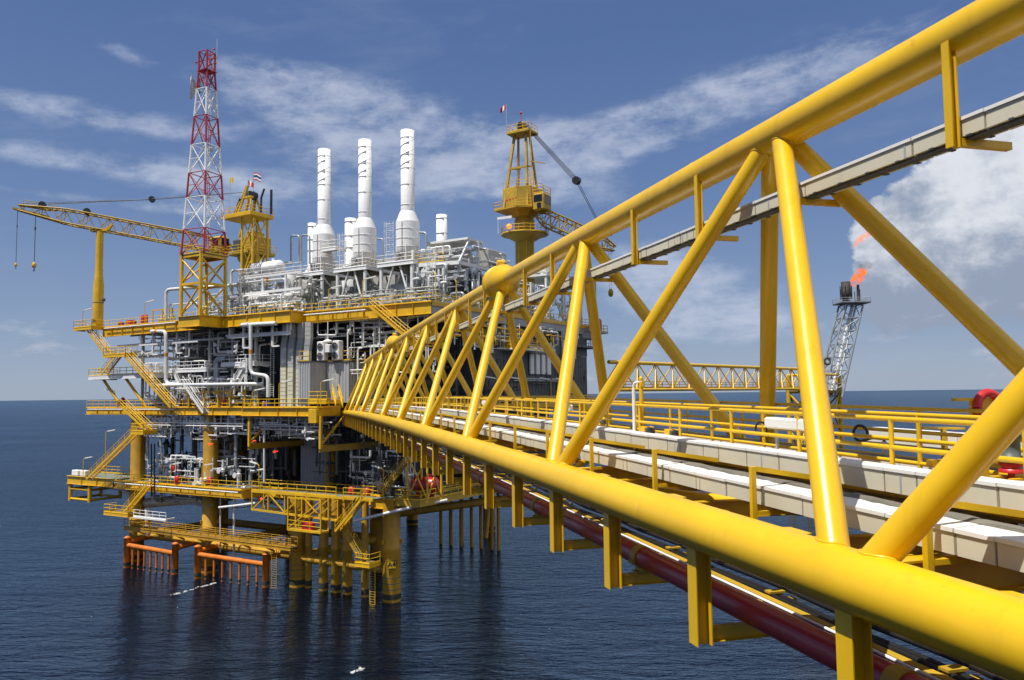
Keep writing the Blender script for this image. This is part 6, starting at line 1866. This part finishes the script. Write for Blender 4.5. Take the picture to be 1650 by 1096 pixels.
R, L_ = (1.0, .12), (-1.0, .12)
for px, py, v, z, h, dr, lb in (
    (131, 0, -3.3, ZT + .1, 2.6, R, 'tube lamp at the far left tip of the upper deck'), (231, 0, -1.3, ZT, 3.3, R, 'tube lamp above the upper deck left of the loop pipe'),
    (529, 0, 1.2, ZT, 2.9, R, 'tube lamp on the upper deck below the left stack'), (584, 0, 1.2, ZT, 3.6, R, 'tube lamp on the upper deck below the middle stack'),
    (703, 0, 1.5, ZT, 3.6, L_, 'tube lamp on the upper deck below the tallest stack'), (736, 0, 7, ZT, 3.4, L_, 'tube lamp by the dark wall at the right of the upper deck'),
    (230, 0, -3.3, 29.0, 2.6, R, 'tube lamp beside the long stair on the mezzanine'), (186, 0, -1.2, ZM, 2.6, (-.9, -.3), 'tube lamp over the left end of the middle deck'),
    (407, 0, -4.1, ZM, 2.2, R, 'tube lamp on the middle deck left of the cream risers'), (450, 0, -4.1, ZM, 3.2, R, 'tube lamp in front of the cream risers'), (517, 0, -4.1, ZM, 3.2, R, 'tube lamp in front of the grey cabin door'),
    (173, 0, -2.1, ZL + .3, 7.2, R, 'tall tube lamp beside the lower left stair'), (138, 0, -2.1, ZL + .3, 2.8, R, 'tube lamp on the left deck extension'), (278, 0, -1.9, ZL, 2.9, R, 'tube lamp on the lowest deck near the swan neck pipe'),
    (328, 0, -1.9, ZL, 3.0, R, 'tube lamp on the lowest deck in front of the right broad pillar'), (419, 0, -.7, ZL, 3.4, L_, 'tube lamp on the lowest deck left of the lattice walkway'),
    (618, 0, -.5, ZL, 3.6, L_, 'tube lamp on the lowest deck beneath the bridge')):
    lamp(lb, (FU(px, v), v, z), h, dr)
for px, lb in ((802, 'leftmost tube lamp along the dark side wall'), (840, 'second tube lamp along the dark side wall'), (888, 'third tube lamp along the dark side wall'), (913, 'rightmost tube lamp along the dark side wall')):
    q = S(px, 640, 8.0)
    lamp(lb, (8.0, q[1], ZM), 3.4, (-.4, -.9))

# yellow guard posts and pipe hoops along the middle deck front
for px in (273, 305, 330, 352, 371, 395):
    u = FU(px, -1.6)
    mb = MB(PT); mb.beam((u, -1.6, ZM), (u, -1.6, F(px, 624, -1.6)[2] - .3), .2, .2); mb.beam((u, -1.6, 25.7), (u, -2.4, 25.7), .16, .16)
    tag(mb.build('pipe_stand', 'deck_yellow'), 'yellow pipe stand carrying the long white header', 'pipe stand', 'yellow stands under the white header')

# ---------------------------------------------------------------- distant bridge and flare
FB0, FB1 = A3([16.5, 136.0]), A3([72.5, 196.0])
def FT(p):
    p = np.asarray(p, float)
    dd = nrm(FB1 - FB0); nn = A3([dd[1], -dd[0]])
    out = np.empty_like(p)
    for k in (0, 1): out[..., k] = FB0[k] + dd[k] * p[..., 0] + nn[k] * p[..., 1]
    out[..., 2] = p[..., 2]
    return out


FL = float(np.linalg.norm(FB1 - FB0))
fb = empty('flare_bridge', FT((0, 0, 25)), 'distant yellow lattice footbridge leading right to the flare tower', 'bridge')
for w, z in ((-1.7, 25.6), (1.7, 25.6), (0, 30.4)):
    mb = MB(FT); mb.tube((0, w, z), (FL, w, z), .28 if z < 27 else .34, 12); mb.build('bottom_chord' if z < 27 else 'top_chord', 'bridge_yellow', fb)
k = 14
for i in range(k):
    x0, x1 = FL * i / k, FL * (i + 1) / k
    for w in (-1.7, 1.7):
        mb = MB(FT); mb.tube((x0, w, 25.6), ((x0 + x1) / 2, 0, 30.4), .13, 8).tube((x1, w, 25.6), ((x0 + x1) / 2, 0, 30.4), .13, 8); mb.build('diagonal_brace', 'bridge_yellow', fb)
    mb = MB(FT); mb.beam((x0, -1.7, 25.5), (x0, 1.7, 25.5), .2, .3); mb.build('cross_beam', 'bridge_yellow', fb)
    mb = MB(FT); mb.tube((x0, -1.7, 25.7), (x0, -.9, 28.2), .12, 8); mb.build('post', 'bridge_yellow', fb)
mb = MB(FT); mb.box((0, -.9, 25.9), (FL, .9, 26.0)); mb.build('walkway', 'grating', fb)
mb = MB(FT); mb.rail([(0, .9, 26), (FL, .9, 26)], gap=3).rail([(0, -.9, 26), (FL, -.9, 26)], gap=3); mb.build('handrail', 'rail_yellow', fb)
mb = MB(FT); mb.lathe((FL * .30, 0, 30.4), [(.4, -.8), (.75, -.2), (.75, .2), (.4, .8)], 16, (1, 0, 0)).box((FL * .30 - .4, -.3, 30.9), (FL * .30 + .4, .3, 31.6)); mb.build('chord_joint', 'bridge_yellow', fb)
ft = empty('flare_tripod', FT((FL + 4, 0, 0)), 'yellow lattice support structure standing in the sea at the far bridge end', 'tripod')
TC = [(FL - .5, -4.5), (FL + 9, -4.5), (FL + 9, 4.5), (FL - .5, 4.5)]
for u, w in TC:
    mb = MB(FT); mb.tube((u, w, -3), (u, w, 29), .55, 12); mb.build('tripod_leg', 'deck_yellow', ft)
for a, b in ((0, 1), (1, 2), (2, 3), (3, 0)):
    mb = MB(FT)
    for z0, z1 in ((6, 15), (15, 24.5)): mb.tube((*TC[a], z0), (*TC[b], z1), .24, 8).tube((*TC[b], z0), (*TC[a], z1), .24, 8)
    mb.tube((*TC[a], 24.8), (*TC[b], 24.8), .3, 8).tube((*TC[a], 29), (*TC[b], 29), .26, 8)
    mb.build('tripod_brace', 'deck_yellow', ft)
mb = MB(FT); mb.box((FL - 1, -5, 24.9), (FL + 9.5, 5, 25.2)); mb.build('tripod_deck', 'grating', ft)
mb = MB(FT); mb.rail([(FL - 1, -5, 25.2), (FL + 9.5, -5, 25.2), (FL + 9.5, 5, 25.2)], gap=2); mb.build('handrail', 'rail_yellow', ft)
# leaning flare boom: world points
YF = 200.0
def FW(px, py, y=YF):
    r = ray(px, py); t = y / r[1]
    return EYE + r * t


fbm = empty('flare_tower', FW(1333, 640), 'leaning grey lattice flare tower with a black burner at its top', 'flare tower')
g0, g1 = FW(1336, 640), FW(1371, 492)
w0, w1 = 2.9, 2.7
def fc(i, t):
    a, b = ((-1, -1), (1, -1), (1, 1), (-1, 1))[i % 4]
    c = g0 + (g1 - g0) * t; w = (w0 + (w1 - w0) * t)
    return c + A3([a * w * .8, b * w * .8, 0])
mb = MB()
for i in range(4): mb.tube(fc(i, 0), fc(i, 1), .26, 8)
mb.build('tower_legs', 'pipe_grey', fbm)
mb = MB(); n = 7
for j in range(n):
    for i in range(4):
        mb.tube(fc(i, j / n), fc(i + 1, (j + 1) / n), .11, 6)
        mb.tube(fc(i, (j + 1) / n), fc(i + 1, (j + 1) / n), .11, 6)
        if j % 2: mb.tube(fc(i + 1, j / n), fc(i, (j + 1) / n), .09, 6)
mb.build('tower_lacing', 'pipe_grey', fbm)
mb = MB(); mb.tube(g0 + (.4, 0, 0), g1 + (.4, 0, 0), .42, 10).tube(g0 + (-.9, .3, 0), g1 + (-.9, .3, 0), .24, 8).tube(g0 + (1.3, -.3, 0), g1 + (1.3, -.3, 0), .2, 8)
mb.build('gas_riser', 'white_paint', fbm)
mb = MB(); mb.ring(FW(1346, 606), 1.0, .14, (0, 1, .1), 20, 6); mb.build('hose_reel', 'steel_dark', fbm)
mb = MB(); mb.ring(FW(1333, 582), .8, .3, (0, 1, 0), 14, 6); mb.build('hose_reel', 'steel_dark', fbm)
mb = MB(); c = FW(1372, 489); mb.box(c + (-3.6, -3, -.2), c + (3.6, 3, .1)); mb.build('top_platform', 'steel_dark', fbm)
mb = MB(); mb.rail([c + (-3.6, -3, .1), c + (3.6, -3, .1), c + (3.6, 3, .1), c + (-3.6, 3, .1), c + (-3.6, -3, .1)], gap=1.6, r=.05); mb.build('top_rail', 'galvanized', fbm)
c = FW(1364, 488)
mb = MB(); mb.lathe(c + (0, 0, .1), [(.9, 0), (.9, .9), (1.2, 1.1), (1.35, 3.4), (1.15, 3.45), (1.15, 5.2), (1.0, 5.2), (1.0, 3)], 18)
for a in np.arange(0, 6.28, .7): mb.beam(c + (1.38 * math.cos(a), 1.38 * math.sin(a), .9), c + (1.38 * math.cos(a), 1.38 * math.sin(a), 4.3), .14, .14)
mb.build('burner', 'soot', fbm)
mb = MB(); mb.tube(FW(1382.5, 489), FW(1382.5, 459), .34, 10).tube(FW(1378, 489), FW(1377, 470), .1, 6).tube(FW(1386, 489), FW(1385, 466), .14, 6); mb.build('pilot_pipe', 'steel_dark', fbm)
# flame: a glowing, ragged volume inside a curling hull
fm = bpy.data.materials.new('flame'); fm.use_nodes = True
N.tree = fm.node_tree
for nd in list(fm.node_tree.nodes): fm.node_tree.nodes.remove(nd)
tcn = fm.node_tree.nodes.new('ShaderNodeTexCoord')
ob_ = N(tcn.outputs['Object'])
fn = noise(ob_, .75, 5, .62, .6)
fcol = mixc(fn.step(.46, .70), (1.0, .075, .0), (1.0, .33, .01))
pv = fm.node_tree.nodes.new('ShaderNodeVolumePrincipled')
pv.inputs['Color'].default_value = (0, 0, 0, 1)
fm.node_tree.links.new(fcol.s, pv.inputs['Emission Color'])
att = fm.node_tree.nodes.new('ShaderNodeObjectInfo')
fm.node_tree.links.new((fn.step(.46, .64) * 2.4).s, pv.inputs['Density'])
fm.node_tree.links.new((fn.step(.46, .64) * 2.7).s, pv.inputs['Emission Strength'])
out = fm.node_tree.nodes.new('ShaderNodeOutputMaterial'); fm.node_tree.links.new(pv.outputs[0], out.inputs['Volume'])
M['flame'] = fm
fw = fm.copy(); M['flame_wisp'] = fw
for nd in fw.node_tree.nodes:
    if nd.type == 'MATH' and nd.operation == 'MULTIPLY' and abs(nd.inputs[1].default_value - 2.55) < .2: nd.inputs[1].default_value *= .40


def outward(o):
    import bmesh
    b = bmesh.new(); b.from_mesh(o.data)
    bmesh.ops.remove_doubles(b, verts=b.verts, dist=1e-4)
    bmesh.ops.recalc_face_normals(b, faces=b.faces)
    b.to_mesh(o.data); b.free()


def flame(label, pts, m):
    cs = [FW(px, py, YF - .5) for (px, py), r in pts]
    rr = [r for p, r in pts]
    mb = MB()
    fr = []
    for i in range(len(cs)):
        d_ = nrm(cs[min(i + 1, len(cs) - 1)] - cs[max(i - 1, 0)])
        fr.append(MB.basis(d_))
    mb.rings(cs, rr, fr, 16)
    outward(tag(mb.build('flare_flame', m), label, 'flame'))


flame('bright orange gas flame blowing right from the flare burner', [((1369, 459), .35), ((1373, 457), .95), ((1378, 453), 1.25), ((1383, 449), 1.45), ((1386, 444), 1.5), ((1388, 439), 1.25), ((1393, 437), .9), ((1399, 435), .3)], 'flame')
flame('detached wisp of orange flame high above the burner', [((1376, 398), .2), ((1380, 393), .9), ((1387, 386), 1.1), ((1394, 380), 1.0), ((1402, 371), .95), ((1408, 362), .9), ((1412, 354), .2)], 'flame_wisp')
sm = bpy.data.materials.new('smoke'); sm.use_nodes = True
N.tree = sm.node_tree
for nd in list(sm.node_tree.nodes): sm.node_tree.nodes.remove(nd)
tcn = sm.node_tree.nodes.new('ShaderNodeTexCoord')
sn_ = noise(N(tcn.outputs['Object']), .6, 4, .6)
vol = sm.node_tree.nodes.new('ShaderNodeVolumePrincipled'); vol.inputs['Color'].default_value = (.06, .055, .05, 1)
sm.node_tree.links.new((sn_.step(.35, .75) * .30).s, vol.inputs['Density'])
out = sm.node_tree.nodes.new('ShaderNodeOutputMaterial'); sm.node_tree.links.new(vol.outputs[0], out.inputs['Volume'])
M['smoke'] = sm
mb = MB(); mb.ball(FW(1391, 428, YF + 1), 1.9, 16, (1.3, 1, .7))
outward(tag(mb.build('smoke', 'smoke'), 'thin dark puff of smoke just above the flare flame', 'smoke', kind='stuff'))

# foam flecks on the sea
def foam(cx, cy, n, spread, seed):
    rg = random.Random(seed)
    mb = MB()
    r = ray(cx, cy); t = -25 / r[2]; c = EYE + r * t
    for i in range(n):
        f_ = rg.uniform(-1, 1); x, y = c[0] + f_ * spread[0] + rg.gauss(0, .12), c[1] + f_ * spread[1] + rg.gauss(0, .25)
        k = rg.uniform(.03, .12)
        pts = [(x + k * 1.6 * math.cos(a) * rg.uniform(.5, 1.2), y + k * math.sin(a) * rg.uniform(.5, 1.2)) for a in np.linspace(0, 6.0, 8)]
        mb.prism(pts, .28, .34)
    tag(mb.build('sea_foam', 'lid_white'), 'scattered white foam flecks on the dark water', 'foam', kind='stuff')


foam(312, 953, 60, (1.5, 3.0), 1)
foam(577, 1086, 22, (.45, .6), 2)
# hangers and small trays slung under the middle deck
for px0, px1, zz, v, lb in ((240, 395, 21.9, -1.0, 'row of white hangers and tray slung under the left of the middle deck'), (425, 520, 21.7, -3.0, 'row of white hangers and tray slung under the middle deck left of the bridge end')):
    t = empty('hanging_tray', PT((FU(px0, v), v, zz)), lb, 'tray')
    u0, u1 = FU(px0, v), FU(px1, v)
    mb = MB(PT); mb.beam((u0, v, zz - .5), (u1, v, zz - .5), .3, .16); mb.tube((u0, v - .3, zz - .9), (u1, v - .3, zz - .9), .09, 7); mb.build('tray_run', 'pipe_white', t)
    rg = random.Random(px0)
    for u in np.arange(u0 + .3, u1, 1.5):
        mb = MB(PT)
        L2 = rg.choice((.5, .5, 1.4, 2.0))
        mb.beam((u, v, zz + 1.0), (u, v, zz - L2), .11, .11)
        if L2 > 1: mb.beam((u - .1, v, zz - L2), (u + rg.choice((-.9, .9)), v, zz - L2), .11, .11)
        mb.build('hanger', 'white_paint', t)
for u0, u1, zz, v, lb in ((-50, -36, 33.4, -.9, 'white hanging supports under the left of the upper deck'), (-29.5, -17, 33.6, -.9, 'white hanging supports under the middle of the upper deck')):
    t = empty('hanging_tray', PT((u0, v, zz)), lb, 'tray')
    mb = MB(PT); mb.beam((u0, v, zz), (u1, v, zz), .28, .3); mb.build('tray_run', 'pipe_white', t)
    for i, u in enumerate(np.arange(u0 + .4, u1, 2.9)):
        mb = MB(PT)
        mb.beam((u, v, 35), (u, v, zz - (1.6 if i % 2 else .2)), .26, .26)
        if i % 2: mb.beam((u, v, zz - 1.6), (u + 1.3, v, zz - 1.6), .22, .22)
        mb.build('hanger', 'white_paint', t)
# pale service pipes along the deck edges
for a, b, z, lb in (((-53.5, -2.42), (-25.2, -2.42), ZL - .25, 'pale thin pipe running along the front edge of the lowest deck'), ((-58, -1.85), (-40, -1.85), ZT - .15, 'pale thin pipe along the left edge of the upper deck'),
                    ((-16, .6), (-5, .6), ZT - .35, 'pale thin pipe along the upper deck edge below the stacks'), ((-62, -1.85), (-40, -1.85), ZM - .2, 'pale thin pipe along the left edge of the middle deck')):
    mb = MB(PT); mb.tube((*a, z), (*b, z), .09, 8)
    for t in np.linspace(.05, .95, 9): mb.box((a[0] + (b[0] - a[0]) * t - .04, a[1] - .1, z - .12), (a[0] + (b[0] - a[0]) * t + .04, a[1] + .42, z - .08))
    tag(mb.build('service_pipe', 'white_paint'), lb, 'pipe')
# more small-bore work close to the open faces
pipework('pipework', 'thin white pipes along the sunlit front of the left bay', (-49, -1.25, ZM + .3), (-25, .6, 30.5), 70, 'white_paint', 41, (.05, .13))
pipework('pipework', 'small yellow stands and pipes along the front of the left bay', (-44, -1.3, ZM + .1), (-24, 0, 26.2), 34, 'rail_yellow', 42, (.05, .09), vert=.7)
pipework('pipework', 'thin white pipes beside the condenser units and the bridge end', (-9.4, 1.3, 28), (4.2, 4, 35), 60, 'white_paint', 43, (.05, .12), vert=.55)
pipework('pipework', 'thin white pipes under the front edge of the middle deck', (-50, -1.2, 19.0), (-23, 2, 22.4), 80, 'white_paint', 44, (.045, .10), vert=.55)
pipework('pipework', 'thin white pipes under the middle deck left of the bridge end', (-21, -3.8, 19.6), (-9.5, 1.5, 22.4), 45, 'white_paint', 45, (.045, .10), vert=.5)
pipework('pipework', 'white and grey valves standing along the front of the lowest deck', (-48, -1.0, ZL + .1), (-25.5, 2, 16.5), 55, 'pipe_white', 46, (.05, .2), vert=.6)
pipework('pipework', 'small valves behind the upper deck rail between mast and left stack', (-29, .2, ZT + .1), (-17.2, 2.2, 39.6), 55, 'white_paint', 47, (.05, .14))
pipework('pipework', 'cream pipes behind the upper deck rail below the stacks', (-16, 3, ZT + .1), (4, 8, 39.0), 70, 'insulation', 48, (.05, .2))
pipework('pipework', 'white hanging pipes on the side wall above the dark modules', (4.3, 6, 31.4), (6.2, 34, 35.2), 75, 'white_paint', 49, (.05, .13))
pipework('pipework', 'yellow rails and frames on the side wall above the dark modules', (5.2, 7, 31.4), (7.0, 33, 34.4), 40, 'rail_yellow', 50, (.05, .09), valves=False, vert=.5)
pipework('pipework', 'white pipes on the air intake module right of the tallest stack', (-4, 10, 42.9), (4.2, 22, 45.4), 55, 'white_paint', 51, (.05, .15))
pipework('pipework', 'grey pipes on the upper deck around the foot of the intake module', (-3.5, 8.6, ZT + .1), (4.6, 13.8, 42), 50, 'pipe_grey', 52, (.06, .2), vert=.6)
